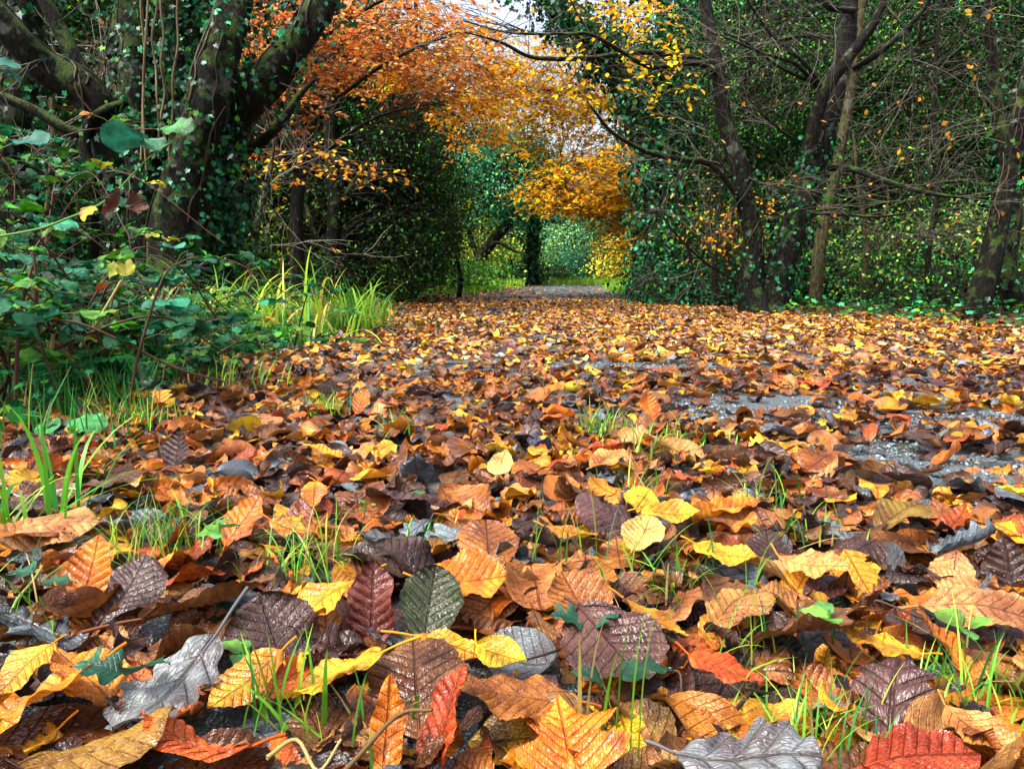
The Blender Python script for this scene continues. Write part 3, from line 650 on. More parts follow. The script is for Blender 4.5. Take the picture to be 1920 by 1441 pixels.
# ------------------------------------------------------------- grass and small plants
def blades(mb, c, n, h, w, spread, pal, r, lean=.5, curve=1., seg=6, base=.02, flatd=None):
    col, _ = palette(pal, n, r, .2)
    for i in range(n):
        a = r.uniform(0, 2*PI); hh = h*r.uniform(.45, 1.1); b = np.array([c[0]+r.normal(0, base), c[1]+r.normal(0, base), c[2]])
        d = np.array([math.cos(a), math.sin(a), 0.]); side = np.array([-d[1], d[0], 0.])*w*r.uniform(.6, 1.2)
        t = np.linspace(0, 1, seg+1); l0 = abs(r.normal(0, lean)); cv = curve*r.uniform(.3, 1.3)
        ang = l0+cv*t*t; dz = np.cumsum(np.cos(ang))/seg*hh; dx = np.cumsum(np.sin(ang))/seg*hh
        dz -= dz[0]; dx -= dx[0]
        p = b+d*dx[:, None]+np.array([0, 0, 1.])*dz[:, None]
        ww = (1-t**2.2)*.5+.02; ww[0] *= .7
        V = np.empty((2*(seg+1), 3)); V[0::2] = p-side*ww[:, None]; V[1::2] = p+side*ww[:, None]
        k = np.arange(seg)*2; F = np.stack([k, k+1, k+3, k+2], -1); mb.add(V, F, col[i])
GR = [(.10, .30, .02, 4), (.20, .42, .03, 3), (.38, .48, .05, 1.5), (.55, .45, .16, .8), (.03, .20, .05, 2)]
GRY = [(.28, .56, .04, 4), (.44, .62, .05, 3), (.62, .66, .08, 1.4), (.10, .34, .08, 2), (.6, .42, .12, .6)]
def tuft(px, py, n, h, w, label, pal=GR, lean=.5, curve=1., base=.02, seed=1, name='grass_tuft', cat='grass', grp='grass tufts growing through the fallen leaves', pos=None, seg=6):
    r = np.random.default_rng(seed*13+5); c = G(px, py, .03) if pos is None else np.array(pos); h = h*1.25 if pos is None else h; n = int(n*1.4)
    if name != 'grass_tuft' or pos is not None: c[2] = ground_z(c[0], c[1])+.005
    mb = MB(); blades(mb, c, n, h, w, 0, pal, r, lean, curve, seg, base)
    o = mb.build(name, m_grass); V = Vector([float(v) for v in c]); o.data.transform(Matrix.Translation(-V)); o.location = V
    return tag(o, label, cat, grp)
tuft(110, 965, 15, .13, .006, 'broad-bladed green grass clump at the left edge below the brambles', [(.05, .30, .03, 3), (.12, .40, .03, 2), (.03, .2, .04, 2)], .55, .9, .025, 1)
tuft(315, 1025, 80, .062, .0016, 'fine mixed green and straw grass tuft left of the narrow orange leaf', GR, .45, .8, .030, 2)
tuft(570, 1075, 55, .060, .0018, 'thin bright grass tuft above the pleated yellow leaf', GR, .5, 1.2, .025, 3)
tuft(520, 1365, 15, .060, .0032, 'short thick grass blades beside the glossy red-orange leaf', GR, .45, .6, .013, 4)
tuft(640, 1400, 14, .050, .0026, 'sparse grass blades left of the rolled orange-brown leaf', GR, .5, .6, .025, 5)
tuft(1140, 812, 60, .055, .003, 'short dense bright grass patch in mid path, left one of two', GR, .5, .9, .03, 6)
tuft(1250, 842, 70, .050, .0028, 'short spreading grass patch in mid path, right one of two', GR, .7, 1., .05, 7)
tuft(1245, 1095, 32, .058, .0024, 'grass tuft behind the folded golden leaf', GR, .7, 1., .03, 8)
tuft(1100, 1430, 6, .10, .0024, 'tall single grass blades in front of the pointed orange leaf', GR, .15, .3, .02, 9)
tuft(1540, 1400, 70, .045, .0016, 'mossy fine grass left of the dull red leaf at the bottom', GR, .7, .8, .020, 10)
tuft(1790, 1320, 70, .042, .0016, 'mossy fine grass behind the salmon pleated leaf', GR, .7, .8, .03, 11)
tuft(1385, 1215, 24, .055, .0018, 'few thin blades behind the oval red-orange leaf', GR, .6, .7, .03, 12)
tuft(1440, 955, 18, .05, .0022, 'thin grass beside the flat bright orange leaf', GR, .6, .8, .02, 13)
tuft(1200, 925, 20, .05, .002, 'thin grass behind the long yellow leaf', GR, .6, .8, .02, 14)
tuft(610, 775, 45, .05, .0026, 'pale straw grass tuft left of the standing orange-brown leaf', GRY, .5, .8, .022, 15)
tuft(745, 815, 14, .06, .003, 'thin grass blades behind the largest purple-brown leaf', GR, .5, .8, .03, 16)
tuft(1080, 1060, 10, .07, .002, 'thin upright blades in front of the dark ribbed leaf', GR, .25, .6, .02, 17)
tuft(800, 1020, 30, .03, .0016, 'tiny mossy tuft between the grey oak leaves', GR, .7, .8, .016, 18)
tuft(1500, 1010, 26, .045, .002, 'thin grass above the salmon and gold leaf', GR, .7, .8, .03, 19)
tuft(30, 1190, 14, .07, .0022, 'thin trailing stems under the upright orange leaf at the left edge', GR, .8, 1., .03, 20)
tuft(1880, 1330, 16, .06, .0022, 'loose grass blades at the right edge', GR, .6, .8, .03, 21)
tuft(10, 1010, 18, .10, .005, 'green grass blades touching the left edge below the broad-bladed clump', GR, .6, 1., .03, 22)
tuft(260, 800, 40, .07, .003, 'green grass among the fallen leaves at the foot of the brambles', GR, .5, .9, .05, 23)
tuft(430, 720, 50, .08, .004, 'green grass between the brambles and the path', GR, .5, .9, .07, 24)
# big sedge clumps on the left verge
c1 = G(520, 622); tuft(0, 0, 330, .56, .014, 'large arching yellow-green sedge clump on the left verge', GRY, .95, 2.6, .20, 31, 'sedge_clump', 'grass', 'sedge clumps on the left verge', pos=(-1.38, 3.8, 0), seg=9)
tuft(0, 0, 170, .48, .013, 'smaller upright sedge clump right of the large arching one', GRY, .75, 1.9, .12, 32, 'sedge_clump', 'grass', 'sedge clumps on the left verge', pos=(-1.02, 4.75, 0), seg=9)
tuft(0, 0, 130, .42, .006, 'dark green rush-like grass in front of the ivy-clad tree', [(.02, .14, .05, 3), (.05, .22, .04, 2), (.3, .22, .06, 1)], .35, .8, .12, 33, 'rush_clump', 'grass', 'rush clumps on the left verge', pos=(-1.28, 2.9, 0), seg=6)
tuft(0, 0, 90, .30, .005, 'lower rush clump left of the sedge, close to the leaves', [(.02, .14, .05, 3), (.05, .22, .04, 2)], .5, .8, .12, 34, 'rush_clump', 'grass', 'rush clumps on the left verge', pos=(-1.15, 2.45, 0), seg=6)

def sprig(px, py, label, n=4, h=.03, ls=.016, pal=None, seed=0, name='seedling', tpl=None, z=.03):
    r = np.random.default_rng(seed+900); b = G(px, py, .01); root = empty(name, b, label, 'seedling' if name == 'seedling' else 'ivy', 'seedlings among the fallen leaves' if name == 'seedling' else 'ivy sprigs among the fallen leaves')
    top = b+np.array([r.normal(0, .006), -.005, h+z]); mb = MB(); s = spline([b, (b+top)/2+r.normal(0, .003, 3), top], 4); tube(mb, s, .0009, 5, (.10, .22, .03)); mb.build('stem', m_stem, root)
    for k in range(n):
        a = 2*PI*k/n+r.uniform(-.3, .3); lv = MB(); V, F, U, _ = leaf_grid('poplar', 14, 8, r, r.normal(-.6, .3), r.normal(.4, .3), .8, .6, 0, .2) if tpl is None else (*tpl, 0)
        q = top-np.array([0, 0, r.uniform(0, .012)])
        R = euler_R(np.array([a]), np.array([r.uniform(-.1, .45)]), np.array([r.normal(0, .2)]))
        cc = q+np.array([math.cos(a), math.sin(a), .1])*ls*.55+np.array([0, 0, .022 if tpl is not None else 0])
        col, _ = palette(pal or [(.16, .42, .06, 1), (.10, .34, .08, 1)], 1, r); scatter(lv, (V, F, U), cc[None], R, [ls*r.uniform(.8, 1.2)], col); lv.build('leaf', m_bigleaf if tpl is None else m_sprig, root)
for k, a in enumerate([(1150, 180), ]): pass
sprig(430, 1090, 'pale green seedling with rounded leaves under the fine grass tuft', 5, .035, .020, seed=1)
sprig(450, 1225, 'dark glossy seedling right of the silver grey oak leaf', 5, .012, .026, [(.01, .16, .07, 1)], seed=2)
sprig(690, 1215, 'tiny light green seedling on the pleated yellow leaf', 3, .015, .018, seed=3)
sprig(480, 1320, 'light green seedling below the golden leaf', 4, .02, .020, seed=4)
sprig(1560, 1275, 'small seedling with round leaves left of the curled oak leaf', 4, .03, .019, seed=5)
sprig(1770, 1290, 'two-leaved seedling right of the curled oak leaf', 3, .03, .022, seed=6)
sprig(770, 975, 'small clover-like seedling in front of the largest purple-brown leaf', 3, .01, .020, seed=7)
sprig(680, 1000, 'tiny seedling left of the dark grey oak leaf', 3, .012, .014, seed=8)
sprig(925, 915, 'tiny seedling in front of the round pale yellow leaf', 3, .01, .018, seed=9)
IV = ivy_leaf(.05)
def ivy_hi():
    r = np.random.default_rng(3); V, F, U, _ = leaf_grid('plane', 26, 12, r, -.5, .5, .6, .6, .1, .3); V = V*np.array([.9, 1.1, 1]); return V, F, U
IVH = ivy_hi()
sprig(1095, 1285, 'dark green ivy sprig on the big purple-brown leaf', 2, .012, .030, [(.003, .055, .020, 1), (.004, .07, .032, 1)], 21, 'ivy_sprig', IVH)
sprig(1165, 1420, 'dark green veined ivy leaves right of the pointed orange leaf', 2, .008, .036, [(.003, .055, .020, 1), (.004, .07, .032, 1)], 22, 'ivy_sprig', IVH)
sprig(115, 1195, 'teal ivy leaf below the upright orange leaf', 2, .01, .028, [(.003, .055, .020, 1), (.004, .07, .032, 1)], 23, 'ivy_sprig', IVH)
sprig(250, 1405, 'ivy leaves half hidden behind the ragged olive brown leaf', 2, .01, .030, [(.003, .055, .020, 1), (.004, .07, .032, 1)], 24, 'ivy_sprig', IVH)
sprig(300, 800, 'teal ivy sprig at the edge of the brambles', 4, .04, .055, [(.003, .055, .020, 1), (.004, .07, .032, 1)], 25, 'ivy_sprig', IVH)
def stick(a, b, rad, col, label, name='twig', sag=.01):
    r = np.random.default_rng(int(a[0])+9); A = G(a[0], a[1], a[2]); B = G(b[0], b[1], b[2])
    s = spline([A, A+(B-A)*.33+r.normal(0, sag, 3), A+(B-A)*.7+r.normal(0, sag, 3), B], 5); mb = MB(); tube(mb, s, np.linspace(rad, rad*.6, len(s)), 6, col)
    tag(mb.build(name, m_stem), label, 'twig', 'twigs lying among the fallen leaves')
stick((500, 1420, .055), (640, 1385, .06), .0014, (.30, .22, .08), 'straw-coloured stem crossing the bottom edge left of centre')
stick((530, 1441, .05), (810, 1330, .07), .0018, (.10, .06, .02), 'brown twig leaning on the rust red upright leaf')
stick((1060, 1190, .05), (990, 1235, .06), .0012, (.03, .02, .015), 'short black twig right of the bright yellow leaf')
stick((1215, 1265, .04), (1320, 1292, .05), .0012, (.06, .035, .02), 'thin brown twig left of the oval red-orange leaf')
stick((1380, 1330, .04), (1445, 1300, .055), .0015, (.03, .02, .015), 'dark twig above the wide silver leaf')
stick((0, 905, .06), (150, 918, .05), .0012, (.62, .6, .5), 'pale straw lying across the broad-bladed grass')
stick((0, 925, .05), (95, 1010, .03), .0018, (.20, .15, .04), 'bent olive stem at the left edge')
stick((20, 1150, .04), (80, 1060, .06), .0016, (.16, .26, .06), 'green stem beside the upright orange leaf')
stick((1110, 1120, .05), (1062, 1000, .07), .001, (.03, .02, .015), 'thin dark stalk in front of the slim golden leaf')
stick((1640, 1130, .05), (1760, 1145, .05), .0013, (.05, .03, .02), 'dark twig left of the long tan leaf')

# ============================================================= TREES
TR = np.random.default_rng(404)
# ---- ivy-clad many-stemmed tree on the left
def left_tree():
    r = np.random.default_rng(1); Y = 4.2; base = P(335, 600, Y); base[2] = float(ground_z(base[0], base[1]))
    root = empty('ivy_clad_tree', base, 'mossy many-stemmed tree wrapped in ivy, standing over the brambles', 'tree')
    b = lambda x, y, d=0: (x, y, Y+d)
    T = [('trunk', [b(345, 640), b(345, 520), b(352, 400), b(345, 300), b(335, 150), b(330, 0), b(320, -250)], [.21, .185, .17, .15, .12, .11, .08]),
         ('stem', [b(300, 620, -.05), b(290, 480, -.1), b(268, 330, -.15), b(258, 160, -.1), b(248, 0), b(238, -260)], [.13, .11, .09, .08, .075, .06]),
         ('stem', [b(330, 610, -.2), b(335, 430, -.25), b(365, 270, -.25), b(405, 130, -.2), b(440, 0, -.1), b(480, -240)], [.14, .13, .105, .10, .09, .07]),
         ('stem', [b(400, 600, .1), b(402, 440, .1), b(400, 320, .05), b(398, 190, .1), b(380, 60, .2), b(370, -200, .3)], [.12, .105, .11, .09, .07, .05]),
         ('limb', [b(405, 330, .05), b(435, 230, .0), b(480, 170, -.05), b(530, 115, -.05), b(590, 30, 0), b(680, -130, .1)], [.10, .10, .10, .085, .075, .06]),
         ('limb', [b(235, 430, 0), b(205, 260, -.1), b(170, 180, -.15), b(90, 130, -.2), b(20, 60, -.3), b(-80, -60, -.4)], [.09, .085, .085, .085, .07, .05]),
         ('limb', [b(185, 200, -.1), b(150, 130, -.1), b(110, 50, -.1), b(70, -30, -.1), b(20, -160, 0)], [.05, .04, .036, .03, .02]),
         ('branch', [b(185, 330, .1), b(165, 262, .1), b(120, 240, .1), b(60, 205, .1), b(0, 180, .1), b(-80, 150, .1)], [.03, .032, .03, .028, .026, .02]),
         ('branch', [b(172, 330, -.2), b(158, 260, -.2), b(185, 215, -.2), b(240, 190, -.2)], [.03, .03, .028, .018]),
         ('branch', [b(440, 290, .1), b(490, 265, .0), b(530, 225, -.1), b(560, 180, -.1), b(590, 150, -.1)], [.03, .03, .024, .018, .008]),
         ('branch', [b(215, 400, .2), b(200, 330, .2), b(225, 240, .3), b(215, 120, .35), b(225, 0, .4), b(228, -200, .4)], [.05, .04, .04, .035, .03, .02])]
    paths = []; tips = []
    allV = []
    for nm, pts, rad in T:
        s, rr, V, Nn = limb(root, nm, pts, rad, m_bark, 18 if nm != 'branch' else 9, .12 if nm != 'branch' else .06, 9)
        allV.append((nm, V, Nn, s, rr))
    for k, (nm, V, Nn, s, rr) in enumerate(allV):
        if k in (0, 1, 2, 3): ivy_on(root, V, Nn, [5000, 2000, 1500, 8500][k], r, .036, .05 if k != 3 else .12, zr=(0, 1.9))
        if k == 4: ivy_on(root, V, Nn, 700, r, .042, .04)
        if k in (5,): ivy_on(root, V, Nn, 120, r, .04, .03)
        if nm in ('limb', 'branch'):
            for _ in range(3):
                j = int(len(s)*r.uniform(.3, .95)); d = r.normal(0, 1, 3); d[1] *= .6; d /= np.linalg.norm(d)
                grow(s[j], d, r.uniform(.3, .8), .005, 2, r, paths, tips, .35, .1, 3)
    twigs_mesh(paths, 'twigs', root, m_twig, (.10, .085, .06))
    # dead climbing stems in front of the trunk
    mb = MB()
    for x0, x1, y0 in ((262, 280, 300), (300, 288, 290), (306, 303, 280), (270, 262, 320), (318, 335, 330)):
        p = [P(x0+(x1-x0)*t+r.normal(0, 3), y0-(y0+40)*t, Y-.32+r.normal(0, .02)) for t in np.linspace(0, 1, 7)]
        tube(mb, spline(p, 4), .0055, 6, (.13, .09, .045))
    mb.build('dead_stem', m_stem, root)
    # lumps of ivy-wrapped dark root collar
    return root
left_tree()

def simple_tree(name, label, cat, trunk, radii, mat, blobs, ncl, per, size, pal, tpl, lmat, limbs=(), group=None, seed=0, ivy=0, ivysize=.06, ivyout=.12, seg=10, cs=.25, flat=.6, shell=.5, orient='rand', cname='crown', tw=True, baseY=None, twigcol=(.03, .024, .018), twr=.006, droop=0, ivyz=None, ivypal=None):
    r = np.random.default_rng(seed+50); p = PL(trunk); base = p[0].copy(); base[2] = float(ground_z(base[0], base[1]))-.03; p[0][2] = base[2]-.05
    root = empty(name, base, label, cat, group)
    s, rr, V, Nn = limb(root, 'trunk', None, radii, mat, seg, .08, 8, pts=p); L = [s]
    for pts, rad in limbs:
        s2, _, V2, N2 = limb(root, 'limb', pts, rad, mat, 8, .05, 7); L.append(s2)
        if ivy: V = np.concatenate([V, V2]); Nn = np.concatenate([Nn, N2])
    if ivy: ivy_on(root, V, Nn, ivy, r, ivysize, ivyout, zr=ivyz, pal=ivypal)
    if ncl: crown(root, cname, blobs, ncl, per, size, pal, r, tpl, lmat, cs, flat, shell, orient, limbs=L, tw=tw, twigcol=twigcol, twr=twr, droop=droop)
    return root, L
def B(px, py, Y, rx, ry, rz):
    c = P(px, py, Y); return (*c, rx, ry, rz)

# ---- dark evergreens left of the path, clipped to a dense column
simple_tree('holly_tree', 'dense dark holly with a bare lower trunk behind the sedge clumps', 'tree',
    [(622, 560, 9.), (622, 480, 9.), (628, 380, 9.1), (618, 250, 9.2), (625, 60, 9.3), (620, -150, 9.4)], [.10, .09, .08, .07, .06, .03], m_barkd,
    [B(690, 380, 10.0, 1.0, 1.0, 1.15), B(710, 260, 10.2, .90, .9, 1.15), B(760, 440, 10.6, .62, .8, .75), B(600, 330, 10., .9, .8, 1.2), B(620, 150, 10.2, 1.1, 1., 1.0), B(560, 450, 10.2, .8, .7, .6)],
    1000, 44, .046, HOLLY, T_HOLLY, m_holly, [([(622, 500, 9.), (590, 440, 9.), (570, 380, 9.1), (520, 300, 9.2)], [.05, .04, .03, .02]), ([(628, 400, 9.1), (680, 320, 9.3), (740, 260, 9.6)], [.05, .035, .02])], seed=1, cs=.20)
simple_tree('holly_tree', 'dark holly forming the left edge of the tunnel', 'tree',
    [(775, 545, 11.8), (772, 470, 11.8), (770, 360, 11.9), (775, 200, 12.), (780, 0, 12.)], [.09, .08, .07, .06, .03], m_barkd,
    [B(772, 400, 12.2, .58, .9, 1.15), B(780, 280, 12.3, .62, .9, 1.05), B(745, 465, 12., .62, .8, .50), B(842, 340, 12.2, .24, .4, .22), B(838, 440, 12.1, .17, .3, .2), B(850, 250, 12.3, .26, .4, .2), B(826, 505, 12., .2, .3, .16), B(740, 170, 12.5, .8, .9, .8)], 800, 44, .048, HOLLY+[(.16, .26, .02, .5)], T_HOLLY, m_holly, seed=2, cs=.2)
simple_tree('laurel_bush', 'low dark bush with bare twigs under the holly, left of the path', 'bush',
    [(700, 560, 9.8), (705, 520, 9.8), (712, 480, 9.9)], [.03, .025, .01], m_barkd,
    [B(700, 515, 9.9, .9, .6, .35), B(620, 520, 9.2, .8, .5, .35), B(580, 525, 8.8, .6, .4, .25)], 240, 28, .042, HOLLY, T_HOLLY, m_holly, seed=3, cs=.2, twigcol=(.05, .035, .022))
simple_tree('hazel_bush', 'yellow-green bush glimpsed between the ivy-clad tree and the dark holly', 'bush',
    [(480, 560, 9.5), (485, 480, 9.5), (490, 380, 9.6), (500, 250, 9.6)], [.06, .05, .04, .02], m_barkd,
    [B(480, 420, 9.6, .7, .5, .8), B(440, 480, 9.2, .7, .4, .5), B(530, 420, 9.9, .5, .5, .7)], 330, 28, .05, GREENY, T_FAR, m_green, seed=4, cs=.25)

# ---- copper beech whose foliage hangs over from the left
def beech_spray(root, name, cents, r, size, pal, twigs_to, tcol=(.05, .035, .025), rad=.42, n=34, mat=None):
    """flat drooping sprays: twig with side twigs, leaves in two ranks"""
    mb = MB(); paths = []; Cs = []; yaw = []; pit = []; rol = []
    LPp = np.concatenate(twigs_to)
    for q in cents:
        j = int(r.choice(np.argsort(((LPp-q)**2).sum(1)+.6*np.maximum(0, q[2]-LPp[:, 2]-.6))[:14])); a = LPp[j]; d = q-a; L = np.linalg.norm(d)+1e-6
        m1 = a+d*.5+r.normal(0, .05*L, 3)+np.array([0, 0, .06*L]); s = spline([a, m1, q], 6)
        paths.append((s, np.linspace(min(.007, .0025+.0016*L), .0015, len(s))))
        dh = d/L; dh[2] = dh[2]*.3-.12; dh /= np.linalg.norm(dh)
        ang0 = math.atan2(dh[1], dh[0])+r.normal(0, .5)
        for b in range(5):
            an = ang0+r.uniform(-.9, .9); ln = rad*r.uniform(.5, 1.2); st = q+r.normal(0, .05, 3)
            t = np.linspace(0, 1, 5)[:, None]; e = np.array([math.cos(an), math.sin(an), r.normal(-.05, .15)])
            pp = st+e*ln*t+np.array([0, 0, -.22])*ln*t*t; paths.append((pp, np.linspace(.0028, .001, 5)))
            k = n//5
            tt = r.uniform(.1, 1., k)[:, None]; base = st+e*ln*tt+np.array([0, 0, -.22])*ln*tt*tt
            sd = r.choice([-1, 1], k); la = an+sd*r.uniform(.5, 1.1, k)
            Cs.append(base+np.stack([np.cos(la), np.sin(la), np.full(k, -.15)], -1)*size*.6+r.normal(0, .012, (k, 3))); yaw.append(la); pit.append(r.normal(-.35, .35, k)); rol.append(r.normal(0, .5, k))
    C = np.concatenate(Cs); yaw = np.concatenate(yaw); m = len(C); col, _ = palette(pal, m, r, .2)
    tone = np.repeat(np.exp(r.normal(0, .22, len(cents))), m//len(cents))[:, None]; col = np.clip(col*tone, 0, .9)
    scatter(mb, T_BEECH, C, euler_R(yaw, np.concatenate(pit), np.concatenate(rol)), size*r.uniform(.7, 1.2, m), col)
    mb.build(name, mat or m_beech, root); twigs_mesh(paths, 'twigs', root, m_twig, tcol)
def beech(name, label, trunk, radii, limbs, groups, seed, mat=m_bark2, ivy=0, shell=.2, **kw):
    r = np.random.default_rng(seed); p = PL(trunk); base = p[0].copy(); base[2] = float(ground_z(base[0], base[1]))-.03; p[0][2] = base[2]
    root = empty(name, base, label, 'tree'); s, rr, V, Nn = limb(root, 'trunk', None, radii, mat, 14, .06, 9, pts=p); L = [s]
    for pts, rad in limbs:
        s2, _, _, _ = limb(root, 'limb', pts, rad, mat, 8, .04, 7); L.append(s2)
    if ivy: ivy_on(root, V, Nn, ivy, r, .055, .05)
    for nm, blobs, n, size, pal, kw2 in groups:
        c, _ = blob_clusters(blobs, n, r, shell); beech_spray(root, nm, c, r, size, pal, L, **kw2)
    return root, L, s, V, Nn
beech('beech_tree', 'copper-leaved beech reaching over the path from behind the dark holly on the left',
    [(560, 560, 7.6), (556, 400, 7.6), (570, 250, 7.6), (560, 100, 7.7), (540, -120, 7.8)], [.075, .065, .06, .05, .03],
    [([(560, 260, 7.6), (640, 180, 7.5), (740, 110, 7.3), (860, 60, 7.2)], [.028, .02, .014, .006]), ([(565, 330, 7.6), (640, 262, 7.7), (720, 215, 7.8), (840, 190, 7.9)], [.025, .018, .012, .005]),
     ([(560, 120, 7.7), (620, 60, 7.4), (720, 0, 7.2), (830, -40, 7.1)], [.025, .02, .012, .006]), ([(558, 330, 7.6), (520, 260, 7.3), (490, 190, 7.1), (460, 60, 7.1)], [.02, .016, .012, .006])],
    [('crown', [B(620, 40, 7.4, .85, .8, .50), B(720, 100, 7.6, .75, .8, .42), B(560, 90, 7.2, .5, .5, .5), B(800, 70, 7.6, .6, .7, .42), B(600, 215, 7.2, .45, .5, .12), B(470, 60, 7.4, .35, .5, .5)], 175, .058, RUSSET, {}),
     ('crown', [B(830, 170, 8.4, .7, .8, .26), B(860, 110, 8.4, .65, .8, .38), B(900, 200, 9.0, .42, .6, .22), B(895, 262, 9.4, .36, .5, .12)], 92, .062, ORANGE, {}),
     ('foliage', [B(610, 300, 6.6, .45, .3, .10), B(660, 320, 6.8, .30, .3, .06), B(525, 310, 6.4, .2, .3, .12)], 16, .055, ORANGE, dict(n=12)),
     ('foliage', [B(480, 300, 7.6, .25, .4, .35), B(490, 180, 7.4, .25, .3, .3)], 22, .06, RUSSET, dict(n=20))], 61)

# ---- golden beech right of the tunnel
beech('beech_tree', 'golden orange beech hanging over the far end of the path from the right',
    [(1182, 545, 14.), (1198, 500, 14.), (1188, 440, 14.1), (1195, 330, 14.2), (1170, 200, 14.3), (1150, 40, 14.4), (1140, -80, 14.4)], [.14, .12, .10, .09, .08, .06, .03],
    [([(1190, 330, 14.2), (1130, 300, 13.8), (1070, 320, 13.4), (1010, 360, 13.)], [.05, .035, .02, .01]), ([(1180, 230, 14.3), (1110, 180, 13.8), (1020, 170, 13.4), (960, 190, 13.)], [.05, .035, .02, .01]),
     ([(1190, 400, 14.2), (1140, 390, 13.8), (1090, 400, 13.5)], [.04, .025, .01]), ([(1165, 160, 14.3), (1080, 90, 13.9), (990, 60, 13.5), (920, 60, 13.)], [.04, .03, .02, .01])],
    [('crown', [B(1110, 345, 12.6, 1.0, .9, .50), B(1060, 375, 12.4, .70, .7, .26), B(1160, 430, 12.4, .42, .6, .50), B(1165, 330, 12.6, .6, .7, .6)], 300, .072, ORANGE[:3]+YELLOW[:1]+YELLOW[2:3], dict(rad=.5, n=28)),
     ('crown', [B(1090, 230, 13.6, 1.2, .9, .75), B(1020, 190, 13.4, 1.1, .8, .45), B(960, 215, 13., .9, .7, .35), B(1050, 130, 13.5, 1.1, .8, .45), B(1140, 180, 14., .7, .7, .8)], 300, .072, ORANGE[:3]+YELLOW[:2], dict(rad=.5, n=28)),
     ('crown', [B(960, 120, 12.6, 1.2, .8, .40), B(850, 130, 12.2, 1.0, .8, .5), B(780, 30, 12.5, .6, .8, .3)], 100, .068, ORANGE, dict(rad=.5)),
     ('crown', [B(1120, 60, 13.4, .8, .7, .6), B(1180, 30, 9.8, .5, .4, .45), B(1210, 90, 9.6, .35, .3, .4)], 40, .066, YELLOW[:1]+YELLOW[2:]+ORANGE[:1], dict(rad=.45))], 62)

# ---- leaning ivy-clad trunk
def ivy_column():
    r = np.random.default_rng(8)
    pts = [(1240, 575, 10.2), (1240, 500, 10.2), (1236, 400, 10.3), (1222, 300, 10.4), (1185, 190, 10.5), (1130, 90, 10.6), (1050, 15, 10.6), (960, -60, 10.6)]
    root, L = simple_tree('ivy_clad_tree', 'leaning trunk smothered in dark ivy at the right edge of the tunnel', 'tree', pts, [.26, .22, .20, .19, .19, .18, .17, .12], m_bark, [], 0, 0, 0, None, None, None,
        [([(1214, 340, 10.35), (1235, 220, 10.5), (1245, 80, 10.6), (1240, -80, 10.7)], [.13, .12, .10, .07])], seed=9, ivy=5200, ivysize=.075, ivyout=.28, seg=14)
    crown(root, 'ivy', [B(1255, 480, 10.2, .42, .5, .75), B(1262, 330, 10.3, .40, .5, .8), B(1150, 110, 10.6, .42, .4, .34), B(1080, 40, 10.6, .4, .4, .22), B(1235, 160, 10.5, .42, .5, .7), B(1250, 20, 10.6, .4, .4, .6)], 520, 22, .055, IVY+[(.02, .08, .012, 2)], r, T_IVY, m_ivy, .13, .9, .5, tw=False)
    # frond-like bare twigs at the foot
    return root
ivy_column()

